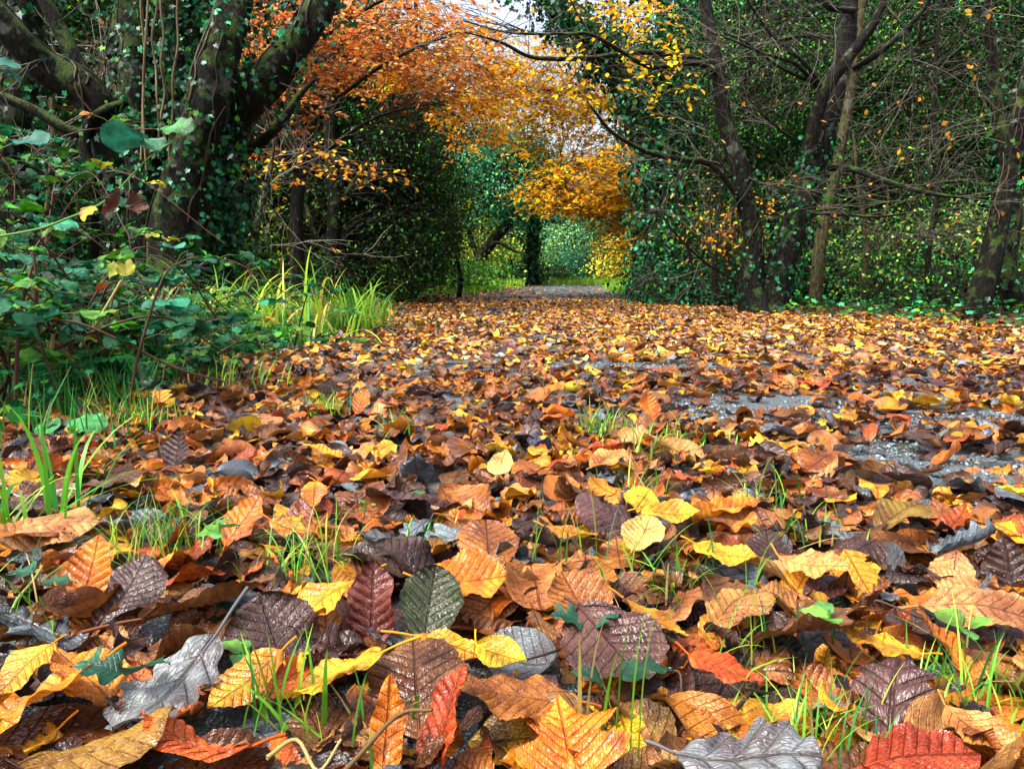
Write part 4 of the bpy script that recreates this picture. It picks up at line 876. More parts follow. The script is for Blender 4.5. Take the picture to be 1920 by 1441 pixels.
# ---- two-stemmed beech on the right
def twin_beech():
    r = np.random.default_rng(12); Y = 7.2; b = lambda x, y, d=0: (x, y, Y+d)
    p0 = P(1430, 590, Y); p0[2] = float(ground_z(p0[0], p0[1]))-.03
    root = empty('beech_tree', p0, 'two-stemmed beech, nearly bare, forked at the ground on the right of the path', 'tree'); m = m_bark2; L = []
    def lb(nm, pts, rad, seg=9): s, rr, V, Nn = limb(root, nm, pts, rad, m, seg, .07, 8); L.append(s); return s, V, Nn
    s1 = lb('trunk', [b(1425, 610), b(1412, 540), b(1412, 440), b(1392, 360), b(1385, 310), b(1362, 240), b(1345, 130), b(1325, 20), b(1310, -90), b(1300, -220)], [.24, .11, .09, .085, .085, .07, .062, .055, .045, .035], 16)
    s2 = lb('trunk', [b(1425, 610, .05), b(1450, 540, .05), b(1478, 460, .05), b(1512, 370, .05), b(1530, 300, .1), b(1558, 200, .1), b(1583, 100, .1), b(1592, 10, .1), b(1600, -120, .1)], [.24, .155, .125, .115, .10, .092, .088, .08, .06], 16)
    ivy_on(root, s1[1], s1[2], 650, r, .040, .04, zr=(0, 1.3)); ivy_on(root, s2[1], s2[2], 900, r, .05, .05, zr=(.1, 1.7))
    br = [([b(1340, 125), b(1290, 108, -.2), b(1210, 98, -.5), b(1150, 104, -.7), b(1090, 110, -.9), b(1000, 108, -1.1), b(940, 80, -1.2), b(870, 60, -1.3)], [.030, .028, .024, .022, .020, .016, .012, .005]),
          ([b(1345, 135), b(1300, 118, -.3), b(1225, 126, -.6), b(1180, 106, -.8), b(1110, 66, -1.), b(1060, 64, -1.1), b(960, 62, -1.3), b(870, 40, -1.4)], [.030, .028, .022, .016, .014, .012, .009, .005]),
          ([b(1108, 66, -1.), b(1085, 30, -1.), b(1060, -20, -1.1)], [.010, .008, .006]),
          ([b(1402, 400), b(1370, 350, -.1), b(1330, 308, -.2), b(1275, 298, -.3), b(1215, 285, -.3), b(1150, 250, -.4), b(1112, 205, -.5), b(1100, 190, -.5)], [.034, .030, .027, .025, .022, .018, .010, .006]),
          ([b(1385, 350), b(1350, 300, .0), b(1325, 240, .1), b(1318, 220, .1)], [.02, .016, .012, .012]),
          ([b(1515, 285, -.1), b(1543, 180, -.2), b(1590, 110, -.3), b(1640, 40, -.4), b(1670, -40, -.4)], [.07, .06, .05, .04, .03]),
          ([b(1545, 170, -.2), b(1510, 120, -.3), b(1450, 70, -.4), b(1400, 0, -.5)], [.022, .018, .014, .010]),
          ([b(1535, 165, -.1), b(1490, 120, -.3), b(1430, 100, -.4), b(1360, 70, -.5), b(1330, 60, -.5)], [.02, .016, .012, .008, .005]),
          ([b(1535, 160, -.1), b(1460, 125, -.3), b(1400, 80, -.4), b(1355, 60, -.4)], [.018, .014, .01, .005]),
          ([b(1560, 72, 0), b(1510, 68, -.2), b(1450, 78, -.3), b(1400, 95, -.3), b(1330, 142, -.4)], [.020, .018, .015, .010, .006]),
          ([b(1555, 315, 0), b(1600, 318, -.2), b(1660, 340, -.4), b(1730, 360, -.6), b(1800, 370, -.8), b(1860, 370, -.9)], [.028, .028, .026, .020, .012, .006]),
          ([b(1520, 400, -.1), b(1580, 402, -.3), b(1640, 406, -.5), b(1700, 398, -.7), b(1720, 370, -.8)], [.016, .015, .012, .008, .005]),
          ([b(1490, 400, .0), b(1560, 392, -.2), b(1640, 380, -.4), b(1720, 376, -.6)], [.012, .010, .008, .004]),
          ([b(1540, 280, .1), b(1480, 255, -.1), b(1440, 225, -.2), b(1420, 205, -.3)], [.012, .010, .008, .005]),
          ([b(1600, 130, -.2), b(1660, 90, -.4), b(1730, 20, -.5), b(1760, -40, -.6)], [.03, .026, .02, .014]),
          ([b(1395, 330), b(1430, 345, -.2), b(1480, 355, -.3)], [.014, .012, .008]),
          ([b(1660, 10, -.4), b(1700, 60, -.6), b(1712, 120, -.7), b(1710, 220, -.8)], [.012, .010, .008, .004]),
          ([b(1385, 530, -.1), b(1320, 490, -.3), b(1260, 430, -.5), b(1238, 390, -.6), b(1255, 380, -.6)], [.014, .012, .009, .007, .004]),
          ([b(1600, 20, 0), b(1560, 15, -.3), b(1510, -20, -.4)], [.03, .025, .02])]
    paths = []; tips = []
    for pts, rad in br:
        s, _, _ = lb('limb', pts, rad, 8)
        for _ in range(5):
            j = int((len(s)-2)*r.uniform(.15, 1)); t = s[j+1]-s[j]; t /= np.linalg.norm(t); d = t*.7+r.normal(0, .6, 3)*np.array([1, .7, .75]); d /= np.linalg.norm(d)
            grow(s[j], d, r.uniform(.35, 1.0), .0042, 2, r, paths, tips, .22, .05, 3, .0010)
    twigs_mesh(paths, 'twigs', root, m_twig, (.10, .085, .07), 3)
    # last leaves
    cents, _ = blob_clusters([B(1215, 75, 6.6, .25, .3, .28), B(1130, 140, 6.4, .35, .4, .2), B(1230, 190, 6.4, .35, .3, .12), B(1290, 110, 6.8, .15, .3, .18), B(1160, 30, 6.4, .35, .4, .18)], 27, r, .2)
    beech_spray(root, 'foliage', cents, r, .056, YELLOW[:1]+YELLOW[2:], L, n=13, rad=.22)
    n = 70; tp = np.array([t[-1] for t in tips]); k = r.choice(len(tp), n); col, _ = palette(BARE, n, r); mb = MB()
    scatter(mb, T_BEECH, tp[k]+r.normal(0, .02, (n, 3)), euler_R(r.uniform(0, 6.3, n), r.normal(-.6, .5, n), r.normal(0, .8, n)), np.full(n, .05), col); mb.build('foliage', m_beech, root)
    # flared mossy foot
    return root
twin_beech()

# ---- slender trees on the right
def slender(label, pts, rad, seed, mat, n=14, leaves=60, name='sapling', tw=(.11, .095, .07), L0=.9, ivy=0, forks=(), pal=BARE, ctw=2):
    r = np.random.default_rng(seed); p = PL(pts); base = p[0].copy(); base[2] = float(ground_z(base[0], base[1]))-.02; p[0][2] = base[2]
    root = empty(name, base, label, 'tree', 'thin bare trees on the right'); s, rr, V, Nn = limb(root, 'trunk', None, rad, mat, 10, .07, 8, pts=p); LL = [s]
    for q, rd in forks: LL.append(limb(root, 'limb', q, rd, mat, 7, .05, 6)[0])
    if ivy: ivy_on(root, V, Nn, ivy, r, .05, .06)
    paths = []; tips = []
    for s in LL:
        for _ in range(n):
            j = int(len(s)*r.uniform(.25, .98)); d = r.normal(0, 1, 3)*np.array([1.3, .8, .5])+np.array([0, -.1, .15]); d /= np.linalg.norm(d)
            grow(s[j], d, L0*r.uniform(.6, 1.4), .0032, ctw, r, paths, tips, .42, .05, 3, .0009)
    twigs_mesh(paths, 'twigs', root, m_twig, tw, 3)
    if leaves:
        tp = np.array([t[-1] for t in tips]); k = r.choice(len(tp), leaves); col, _ = palette(pal, leaves, r); mb = MB()
        scatter(mb, T_BEECH, tp[k]+r.normal(0, .02, (leaves, 3)), euler_R(r.uniform(0, 6.3, leaves), r.normal(-.6, .5, leaves), r.normal(0, .8, leaves)), np.full(leaves, .05), col); mb.build('foliage', m_beech, root)
    return root
slender('olive slender trunk just right of the two-stemmed beech', [(1528, 575, 7.9), (1540, 450, 7.9), (1565, 330, 8.), (1590, 200, 8.), (1610, 60, 8.), (1630, -160, 8.1)], [.07, .06, .055, .05, .045, .03], 71, m_bark3, 9, 10)
slender('pale forked sapling right of the olive slender trunk', [(1618, 575, 8.3), (1622, 500, 8.3), (1628, 440, 8.3), (1612, 370, 8.3), (1600, 250, 8.4)], [.04, .035, .032, .02, .012], 72, m_bark3, 7, 8,
        forks=[([(1628, 450, 8.3), (1655, 410, 8.2), (1665, 360, 8.2), (1640, 280, 8.2)], [.022, .018, .014, .008])])
slender('leaning dark tree with ivy at the right edge', [(1825, 590, 6.2), (1860, 480, 6.2), (1888, 340, 6.3), (1910, 230, 6.3), (1945, 60, 6.4), (1980, -160, 6.4)], [.11, .085, .07, .06, .055, .04], 73, m_barkd, 9, 30, ivy=420, L0=1.1)
slender('dark forked trunk behind the leaning tree at the right edge', [(1905, 600, 6.6), (1885, 500, 6.6), (1900, 380, 6.7), (1870, 200, 6.8), (1850, 0, 6.8)], [.09, .08, .07, .05, .03], 74, m_bark, 9, 8, ivy=300)
slender('thin leaning sapling left of the two-stemmed beech', [(1345, 560, 8.6), (1340, 480, 8.6), (1350, 380, 8.7), (1360, 250, 8.7)], [.035, .03, .025, .012], 75, m_barkd, 9, 6, tw=(.12, .10, .08))
slender('twiggy sapling with arching bare branches at the foot of the ivy column', [(1290, 560, 9.), (1295, 500, 9.), (1280, 420, 9.), (1262, 330, 9.)], [.03, .026, .02, .01], 76, m_barkd, 10, 6, tw=(.12, .10, .08))
slender('thin bare tree between the pale forked sapling and the right edge', [(1745, 585, 7.6), (1740, 480, 7.6), (1760, 340, 7.6), (1750, 180, 7.7), (1770, -60, 7.8)], [.035, .03, .025, .02, .01], 77, m_barkd, 10, 20, L0=1.2, tw=(.09, .08, .06))
slender('thin bare tree close to the right edge with long level twigs', [(1990, 600, 5.6), (1980, 450, 5.6), (1985, 250, 5.6), (1975, 60, 5.7), (1990, -120, 5.7)], [.045, .04, .03, .025, .015], 78, m_barkd, 10, 25, L0=1.3, tw=(.09, .08, .06))

# ---- evergreen wood on the right, from the same three trees copied
def proto_evergreen(seed, size, pal, tpl, mat, n=620, per=46, label='', name='holly_tree', hh=5.5, rx=1.35, cs=.24, group='evergreens in the wood on the right', cat='tree', zlo=.0):
    r = np.random.default_rng(seed); root = empty(name, (0, 0, 0), label, cat, group); mb = MB()
    s = spline([[0, 0, -.1], [.05, 0, hh*.3], [-.08, .05, hh*.65], [0, 0, hh*.95]], 8); tube(mb, s, np.linspace(.11, .025, len(s)), 10, (1, 1, 1), .08); mb.build('trunk', m_barkd, root)
    blobs = [(r.normal(0, rx*.35), r.normal(0, rx*.35), hh*f, rx*r.uniform(.7, 1.05), rx*r.uniform(.7, 1.05), hh*.17) for f in np.linspace(.12+zlo, .88, 8)]
    crown(root, 'crown', blobs, n, per, size, pal, r, tpl, mat, cs, .7, .45, limbs=[s], twr=.005)
    return root
def copy_tree(root, loc, rz, sc, label, group=None):
    c = root.copy(); COL.objects.link(c); c.location = loc; c.rotation_euler = (0, 0, rz); c.scale = (sc if isinstance(sc, tuple) else (sc, sc, sc)); c['label'] = label
    if group: c['group'] = group
    for ch in root.children:
        k = ch.copy(); COL.objects.link(k); k.parent = c
    return c
def place(protos, lst, group=None):
    first = {}
    for (which, px, Y, rz, sc, lab) in lst:
        c = P(px, 560, Y); loc = (float(c[0]), Y, float(ground_z(c[0], Y))-.02)
        if which not in first:
            o = protos[which]; o.location = loc; o.rotation_euler = (0, 0, rz); o.scale = sc if isinstance(sc, tuple) else (sc, sc, sc); o['label'] = lab; first[which] = 1
            if group: o['group'] = group
        else: copy_tree(protos[which], loc, rz, sc, lab, group)
pa = proto_evergreen(91, .052, HOLLYT, T_HOLLY, m_holly, 520, 60, cs=.19); pb = proto_evergreen(92, .055, HOLLY, T_NARROW, m_holly, 480, 60, rx=1.5, cs=.20); pc = proto_evergreen(93, .050, HOLLY+[(.06, .16, .02, 1)], T_HOLLY, m_holly, 430, 55, hh=5., rx=1.3, cs=.18)
place([pa, pb, pc], [
    (0, 1395, 11.6, .3, 1.0, 'glossy green holly behind the left stem of the two-stemmed beech'),
    (1, 1450, 12.4, 1.2, 1.1, 'dark evergreen seen between the two stems of the beech'),
    (0, 1600, 11.2, 2.2, 1.05, 'glossy green holly behind the olive slender trunk'),
    (1, 1760, 11.8, 3.0, 1.1, 'dark evergreen behind the thin bare trees on the right'),
    (0, 1890, 10.4, 4.1, 1.0, 'holly behind the leaning tree at the right edge'),
    (2, 1390, 9.9, .5, .8, 'ivy-leaved bush-like tree left of the beech fork, close to the ivy column'),
    (2, 1690, 9.6, 1.5, .8, 'teal-leaved tree behind the pale forked sapling'),
    (1, 2060, 9.8, 5.1, 1.1, 'dark evergreen just beyond the right edge'),
    (0, 1440, 15.2, 5.5, 1.2, 'tall holly behind the beech fork, deep in the wood'),
    (1, 1540, 14.5, .1, 1.35, 'tall dark evergreen deep in the wood on the right'),
    (0, 1820, 14.2, .9, 1.35, 'tall holly deep in the wood near the right edge')])
# left wood behind the ivy-clad tree
pd = proto_evergreen(94, .055, [(.03, .13, .02, 3), (.015, .10, .04, 3), (.08, .18, .02, 1.5), (.5, .14, .02, .35)], T_FAR, m_green, 620, 44, group='trees in the wood on the left', hh=5, rx=1.25)
pe = proto_evergreen(95, .055, HOLLYT, T_IVY, m_ivy, 620, 42, group='trees in the wood on the left', hh=5, rx=1.2)
place([pd, pe], [
    (0, 120, 9.2, .2, 1.0, 'light green tree seen under the mossy limb on the left'),
    (1, -60, 7.4, 1.2, .9, 'ivy-leaved tree at the left edge behind the mossy limb'),
    (0, 430, 13.0, 2.0, 1.2, 'light green tree behind the right side of the ivy-clad tree'),
    (1, 260, 11.5, 3.3, 1.1, 'dark green tree directly behind the ivy-clad tree'),
    (1, 20, 11.8, 4.3, 1.2, 'dark green tree deep in the wood at the left edge'),
    (0, 600, 15.5, 5.0, 1.25, 'green tree behind the dark holly, left of the path')])
beech('beech_tree', 'small beech with russet leaves glimpsed left of the ivy-clad trunk', [(175, 560, 8.), (180, 400, 8.), (190, 250, 8.), (200, 60, 8.1)], [.05, .04, .03, .015], [],
    [('crown', [B(200, 130, 8., .35, .4, .55), B(225, 200, 8., .25, .3, .25), B(150, 110, 8., .3, .3, .3)], 26, .055, RUSSET, dict(n=15, rad=.3)), ('crown', [B(70, 230, 8.2, .4, .3, .5)], 12, .05, YELLOW, dict(n=15, rad=.3))], 63, mat=m_barkd)
slender('tangled pale saplings left of the ivy-clad tree', [(95, 560, 6.4), (90, 400, 6.4), (100, 250, 6.4), (85, 60, 6.5)], [.03, .028, .022, .01], 79, m_bark3, 16, 10, L0=1.0, tw=(.26, .24, .20))
slender('pale twisted dead branches behind the right limb of the ivy-clad tree', [(470, 560, 5.6), (480, 430, 5.6), (505, 330, 5.6), (520, 230, 5.6)], [.03, .022, .016, .008], 80, m_bark3, 9, 6, L0=.6, tw=(.26, .24, .20))
simple_tree('ivy_clad_tree', 'dark ivy-covered trunk cut by the left edge behind the brambles', 'tree', [(20, 560, 4.6), (25, 400, 4.6), (10, 250, 4.6), (40, 100, 4.7), (60, -140, 4.8)], [.16, .14, .13, .10, .08], m_bark, [], 0, 0, 0, None, None, None, seed=31, ivy=1300, ivysize=.05, ivyout=.10)

# ---- end of the tunnel
simple_tree('oak_tree', 'round dark teal tree with a leaning forked trunk at the end of the path', 'tree',
    [(893, 545, 20.), (900, 490, 20.), (925, 450, 20.), (965, 400, 20.2), (985, 330, 20.3)], [.20, .17, .14, .11, .05], m_barkd,
    [B(950, 355, 20.5, 1.25, 1.1, .95), B(895, 390, 20.2, .6, .8, .6), B(1005, 380, 20.6, .5, .8, .6), B(950, 290, 20.8, 1.0, .9, .7), B(880, 330, 20., .6, .7, .7)], 430, 40, .085, [(.03, .19, .085, 3), (.045, .26, .13, 3), (.07, .32, .17, 1.5), (.14, .34, .06, 1.5), (.015, .08, .03, 2)], T_HOLLY, m_green,
    [([(905, 480, 20.), (930, 455, 19.8), (960, 468, 19.7), (990, 480, 19.6)], [.06, .05, .04, .02]), ([(900, 500, 20.), (885, 450, 20.), (870, 400, 20.)], [.08, .06, .03])], seed=41, cs=.3)
simple_tree('ivy_clad_tree', 'straight dark ivied trunk right of the round teal tree', 'tree', [(998, 545, 21.), (998, 480, 21.), (1000, 400, 21.), (1010, 300, 21.2)], [.20, .18, .15, .08], m_barkd, [B(1005, 330, 21.3, .6, .6, .7)], 90, 30, .08, HOLLYT, T_FAR, m_green, seed=42, ivy=1500, ivysize=.10, ivyout=.15)
def bush(label, blobs, n, pal, seed, px, Y, size=.08, per=30, group='bushes at the end of the path', tpl=T_FAR, mat=None):
    simple_tree('bush', label, 'bush', [(px, 552, Y), (px+6, 520, Y), (px-4, 480, Y)], [.05, .04, .02], m_barkd, blobs, n, per, size, pal, tpl, mat or m_green, seed=seed, cs=.3, group=group)
bush('light green mounded bush under the golden beech', [B(1090, 470, 26., 1.4, 1., .9), B(1050, 450, 27., .9, 1., .9)], 320, [(.12, .34, .12, 3), (.22, .42, .12, 3), (.07, .30, .16, 2)], 51, 1080, 26.)
bush('teal green bush at the bend of the path', [B(1120, 505, 24.5, 1.0, .8, .62), B(1080, 520, 24., .7, .6, .4)], 240, [(.05, .26, .15, 3), (.08, .34, .18, 2), (.04, .16, .06, 1)], 52, 1120, 24.5)
bush('pale yellow bush beside the dark curved trunk on the right', [B(1165, 490, 23., .6, .6, .7)], 110, [(.85, .62, .05, 3), (.60, .58, .06, 2), (.20, .34, .05, 1)], 53, 1170, 23.)
bush('low bramble mound at the foot of the round teal tree', [B(940, 530, 21.5, 1.2, .5, .32), B(1020, 528, 23., 1.2, .5, .35)], 220, [(.05, .24, .07, 3), (.10, .32, .05, 2), (.26, .18, .05, .8)], 54, 960, 21.5)
bush('low green growth along the left verge beyond the dark holly', [B(850, 525, 17., .9, .6, .30), B(800, 520, 15.5, .8, .6, .3)], 170, [(.08, .30, .04, 3), (.20, .42, .04, 2)], 55, 840, 17.)
bush('bright yellow-green bush behind the leaning forked trunk', [B(915, 470, 23.5, 1., .7, .9), B(960, 500, 24., .8, .6, .6)], 190, [(.34, .46, .04, 3), (.14, .32, .07, 3), (.7, .5, .04, .7)], 56, 920, 23.5)
bush('bright yellow sprays on the edge of the tunnel beside the dark holly', [B(855, 385, 12.8, .14, .3, .35), B(848, 455, 12.6, .14, .2, .14)], 34, [(.55, .60, .03, 3), (.35, .50, .03, 2)], 57, 858, 12.8, .05, 14, 'bushes at the end of the path')
bush('orange bush with a glow put into its leaf colours, low between the beech stems', [B(1375, 425, 8.9, .26, .22, .24), B(1350, 465, 8.9, .20, .2, .16)], 20, [(.88, .42, .02, 3), (.85, .32, .015, 2), (.4, .4, .04, 1)], 58, 1365, 8.9, .05, 20, 'bushes in the wood on the right', T_BEECH, m_beech)  # the orange glow between the stems is put into these leaf colours
bush('pale green bush low behind the thin bare trees', [B(1740, 490, 8.6, .9, .4, .42), B(1830, 470, 8.8, .7, .4, .45)], 220, [(.18, .36, .07, 3), (.36, .46, .08, 2), (.05, .20, .06, 2)], 59, 1750, 8.6, .045, 28, 'bushes in the wood on the right')
bush('dark low holly bush at the foot of the slender trunks', [B(1600, 520, 9.4, 1.0, .5, .3), B(1500, 520, 9.6, .8, .5, .35)], 200, HOLLYT, 60, 1560, 9.4, .045, 28, 'bushes in the wood on the right')
bush('dark low holly bush at the foot of the leaning tree on the right', [B(1850, 545, 7.6, .8, .5, .22), B(1740, 545, 8.4, .8, .5, .25)], 200, HOLLYT, 66, 1830, 7.6, .04, 26, 'bushes in the wood on the right')
bush('ivy mound at the foot of the leaning ivied trunk', [B(1290, 538, 9.8, .5, .6, .25), B(1330, 545, 9.2, .7, .5, .2)], 190, IVY+[(.06, .14, .02, 1)], 67, 1250, 9.8, .05, 26, 'bushes in the wood on the right')

# ---- far trees closing the view
def far_proto(seed, pal, hh, rx, name='far_tree', n=420, per=34, sz=.15):
    return proto_evergreen(seed, sz, pal, T_FAR, m_green, n, per, 'x', name, hh, rx, .5, 'far trees beyond the path')
f1 = far_proto(101, [(.03, .10, .05, 3), (.05, .15, .07, 2), (.015, .06, .03, 2)], 9, 2.6); f2 = far_proto(102, [(.05, .13, .04, 3), (.14, .20, .04, 2), (.03, .10, .05, 2)], 7.5, 2.4); f3 = far_proto(103, [(.02, .07, .03, 4), (.03, .10, .05, 2)], 11, 3.0)
lst = []
for i, (px, Y, w, s, lab) in enumerate([(-250, 22, 2, 1, 'far dark tree well left of the ivy-clad tree'), (-40, 24, 0, 1.1, 'far green tree at the left edge of the view'), (180, 21, 2, 1.0, 'far dark tree behind the mossy limb'), (380, 24, 1, 1.3, 'far yellow-green tree behind the ivy-clad tree'),
        (560, 25, 2, .85, 'far dark tree behind the copper beech'), (720, 30, 0, .7, 'far teal tree behind the dark holly'), (860, 34, 1, .62, 'far tree showing left of the round teal tree'), (975, 36, 0, .6, 'far tree straight ahead over the path'), (1090, 36, 1, .6, 'far yellow-green tree above the bend'),
        (1230, 30, 2, .55, 'far dark tree behind the golden beech'), (1340, 25, 2, .9, 'far dark tree behind the tall holly'), (1500, 22, 0, 1.15, 'far green tree behind the beech fork'), (1680, 23, 2, 1.1, 'far dark tree behind the slender trunks'), (1880, 20, 0, 1.2, 'far green tree at the right edge'), (2120, 19, 2, 1.1, 'far dark tree beyond the right edge')]):
    lst.append((w, px, Y, i*1.7, s, lab))
place([f1, f2, f3], lst)
# pale leafless trees against the sky
def bare_tree(px, Y, hh, seed, lab):
    r = np.random.default_rng(seed); c = P(px, 560, Y); root = empty('bare_tree', (c[0], Y, 0), lab, 'tree', 'pale leafless trees against the sky')
    base = np.array([c[0], Y, -.05]); s = spline([base, base+[.2, 0, hh*.4], base+[-.1, 0, hh*.8]], 8); mb = MB(); tube(mb, s, np.linspace(.16, .05, len(s)), 8); mb.build('trunk', m_bark2, root)
    paths = []; tips = []
    for _ in range(16):
        j = int(len(s)*r.uniform(.35, 1)); j = min(j, len(s)-1); d = r.normal(0, .7, 3)+np.array([0, 0, .9]); d /= np.linalg.norm(d); grow(s[j], d, r.uniform(1.5, 3.2), .035, 3, r, paths, tips, .25, .25, 4, .007)
    twigs_mesh(paths, 'twigs', root, m_twig, (.30, .28, .28), 3)
for k, (px, Y, hh, lab) in enumerate([(950, 30, 7.5, 'pale bare tree in the sky gap above the path'), (850, 29, 7.5, 'pale bare tree left of the sky gap'), (1050, 30, 7.5, 'pale bare tree right of the sky gap'), (1310, 21, 6.5, 'bare tree behind the top of the left beech stem')]): bare_tree(px, Y, hh, 300+k, lab)

# ---- continuous far woodland and ground cover
def stuff_leaves(name, label, cat, blobs, ncl, per, size, pal, seed, tpl, mat, cs, flat=.7, mixin=None):
    r = np.random.default_rng(seed); c, d = blob_clusters(blobs, ncl, r, .3); tone = np.exp(r.normal(0, .35, ncl))
    cc = np.repeat(c, per, 0)+r.normal(size=(ncl*per, 3))*cs*np.array([1, 1, flat]); col, _ = palette(pal, len(cc), r); col *= np.repeat(tone, per)[:, None]
    k = cc[:, 2] > .02; cc = cc[k]; col = col[k]; n = len(cc); mb = MB()
    scatter(mb, tpl, cc, frames_from_normal(r.normal(size=(n, 3))+np.array([0, -.3, .7]), r), size*r.uniform(.6, 1.3, n), col)
    return tag(mb.build(name, mat), label, cat, kind='stuff')
wb = []
for a in np.linspace(-62, 62, 30):
    an = math.radians(a); Yd = 38; hh = 3.3 if abs(a) < 9 else 5.5; wb.append((Yd*math.sin(an)*1.05, Yd*math.cos(an)*.9+4, hh*.8, 3.2, 2.0, hh))
stuff_leaves('distant_woodland', 'distant mass of woodland foliage closing the view behind all the trees', 'woodland', wb, 1500, 30, .34, [(.03, .10, .05, 3), (.02, .06, .03, 3), (.06, .13, .05, 2)], 501, T_FAR, m_green, .8)
# low ground cover: ivy and herbs on both margins
def groundcover(name, label, cat, n, fx, pal, size, seed, tpl, mat, zmax=.08, kind='stuff'):
    r = np.random.default_rng(seed); x, y = fx(r, n); z = ground_z(x, y)+.01+r.random(len(x))**1.5*zmax; m = len(x)
    mb = MB(); col, _ = palette(pal, m, r, .3); scatter(mb, tpl, np.stack([x, y, z], -1), euler_R(r.uniform(0, 6.3, m), r.normal(0, .4, m), r.normal(0, .4, m)), size*r.uniform(.6, 1.3, m), col)
    return tag(mb.build(name, mat), label, cat, kind=kind)
def fx_right(r, n):
    y = r.uniform(4.2, 14, n); x = np.interp(y, [4, 6.5, 9, 14], [3.5, 2.6, 2.7, 2.7])-.25+r.random(n)**.9*6; k = (np.sin(x*5+y*2)+np.sin(y*3.3-x*2)+r.normal(0, .8, n)) > -.6; return x[k], y[k]
groundcover('ivy_ground_cover', 'low ivy and bramble leaves covering the woodland floor right of the path', 'ground cover', 16000, fx_right, HOLLYT+[(.03, .16, .10, 2)], .055, 601, T_IVY, m_ivy, .14)
def fx_left(r, n):
    y = r.uniform(2.2, 13, n); x = np.interp(y, [2, 6, 13], [-1.35, -1.45, -2.2])+.15-r.random(n)**.8*5; k = (np.sin(x*5+y*2)+np.sin(y*3.3-x*2)+r.normal(0, .8, n)) > -.9; return x[k], y[k]
groundcover('ivy_ground_cover', 'low ivy and herbs covering the woodland floor left of the path', 'ground cover', 15000, fx_left, HOLLYT+IVY, .05, 602, T_IVY, m_ivy, .20)
def fx_dead(r, n):
    y = r.uniform(2.4, 16, n); s = r.choice([-1, 1], n); x = np.where(s > 0, 2.6+r.random(n)*7, -1.3-r.random(n)*6); return x, y
def fx_herb(r, n):
    y = r.uniform(1.5, 4.2, n); x = np.interp(y, [1.5, 2.6, 4.2], [-1.15, -1.10, -1.2])+.15-np.abs(r.normal(0, .35, n)); k = (np.sin(x*9+y*5)+np.sin(y*7-x*3)+r.normal(0, .8, n)) > -.3; return x[k], y[k]
groundcover('herb_cover', 'small bright green herbs along the foot of the brambles', 'ground cover', 5200, fx_herb, [(.03, .27, .05, 3), (.02, .20, .08, 3), (.12, .38, .03, 1.5)], .030, 604, T_IVY, m_green, .10)
groundcover('woodland_litter', 'scattered brown leaves on the woodland floor beside the path', 'leaf litter', 22000, fx_dead, [(.30, .10, .03, 3), (.15, .06, .03, 3), (.45, .18, .04, 1)], .06, 603, T_FAR, m_green, .03)
def grass_field(name, label, n, fx, pal, h, w, seed):
    r = np.random.default_rng(seed); x, y = fx(r, n); m = len(x); V = np.array([[-.5, 0, 0], [.5, 0, 0], [.35, .15, .55], [-.35, .15, .55], [.06, .4, 1], [-.06, .4, 1]]); F = np.array([[0, 1, 2, 3], [3, 2, 4, 5]])
    hs = h*r.uniform(.5, 1.3, m); yaw = r.uniform(0, 6.3, m); W = np.repeat(V[None], m, 0)*np.stack([np.full(m, w)*r.uniform(.7, 1.3, m), hs*r.uniform(.3, 1.4, m), hs], -1)[:, None]
    c, s = np.cos(yaw)[:, None], np.sin(yaw)[:, None]; W = np.stack([W[..., 0]*c-W[..., 1]*s, W[..., 0]*s+W[..., 1]*c, W[..., 2]], -1)+np.stack([x, y, ground_z(x, y)], -1)[:, None]
    col, _ = palette(pal, m, r, .25); mb = MB(); mb.add(W.reshape(-1, 3), (F[None]+(np.arange(m)*6)[:, None, None]).reshape(-1, 4), np.repeat(col, 6, 0)); tag(mb.build(name, m_grass), label, 'grass', kind='stuff')
def fx_gl(r, n):
    y = r.uniform(8.5, 27, n); hi = np.interp(y, [8, 10, 12.5, 13.5, 15, 18, 22, 27], [-1.5, -1.7, -2.1, -1.6, -.7, -.3, 0, .6]); x = hi-r.random(n)**1.2*np.interp(y, [8, 14, 25], [.8, 2.6, 4.5]); return x, y
def fx_gr(r, n):
    y = r.uniform(10, 27, n); x = np.interp(y, [10, 12.5, 14, 18, 22, 27], [2.8, 2.6, 2.1, 2.15, 2.6, 3.6])+r.random(n)**1.2*2.4; return x, y
grass_field('grass_verge', 'bright grass verge left of the far part of the path', 42000, fx_gl, [(.22, .52, .03, 3), (.36, .60, .05, 2), (.12, .32, .03, 2), (.45, .3, .06, .5)], .10, .012, 701)
grass_field('grass_verge', 'bright grass verge right of the far part of the path, under the ivied trunk', 22000, fx_gr, [(.25, .55, .03, 3), (.38, .62, .05, 2), (.12, .32, .03, 2)], .10, .012, 702)
def fx_gb(r, n):
    y = 19.6+10*r.random(n)**1.6; x = r.uniform(-6, 7, n); k = (y > 21.5) | (x < .3) | (x > 3.4); return x[k], y[k]
grass_field('grass_verge', 'bright grass closing the far end of the path at its bend', 44000, fx_gb, [(.35, .68, .04, 3), (.48, .74, .06, 2), (.18, .44, .04, 2)], .19, .016, 704)
def fx_gs(r, n):
    y = r.uniform(1.25, 9, n); x = np.interp(y, [1.2, 2, 6, 9], [-.85, -1.1, -1.2, -1.6])+.2-r.random(n)**1.3*1.6; k = (np.sin(x*4+y*3)+r.normal(0, .6, n)) > .1; return x[k], y[k]
grass_field('grass_verge', 'dark green grass along the foot of the brambles on the left', 7000, fx_gs, [(.025, .18, .03, 3), (.06, .27, .02, 2), (.40, .33, .10, .6)], .13, .005, 703)

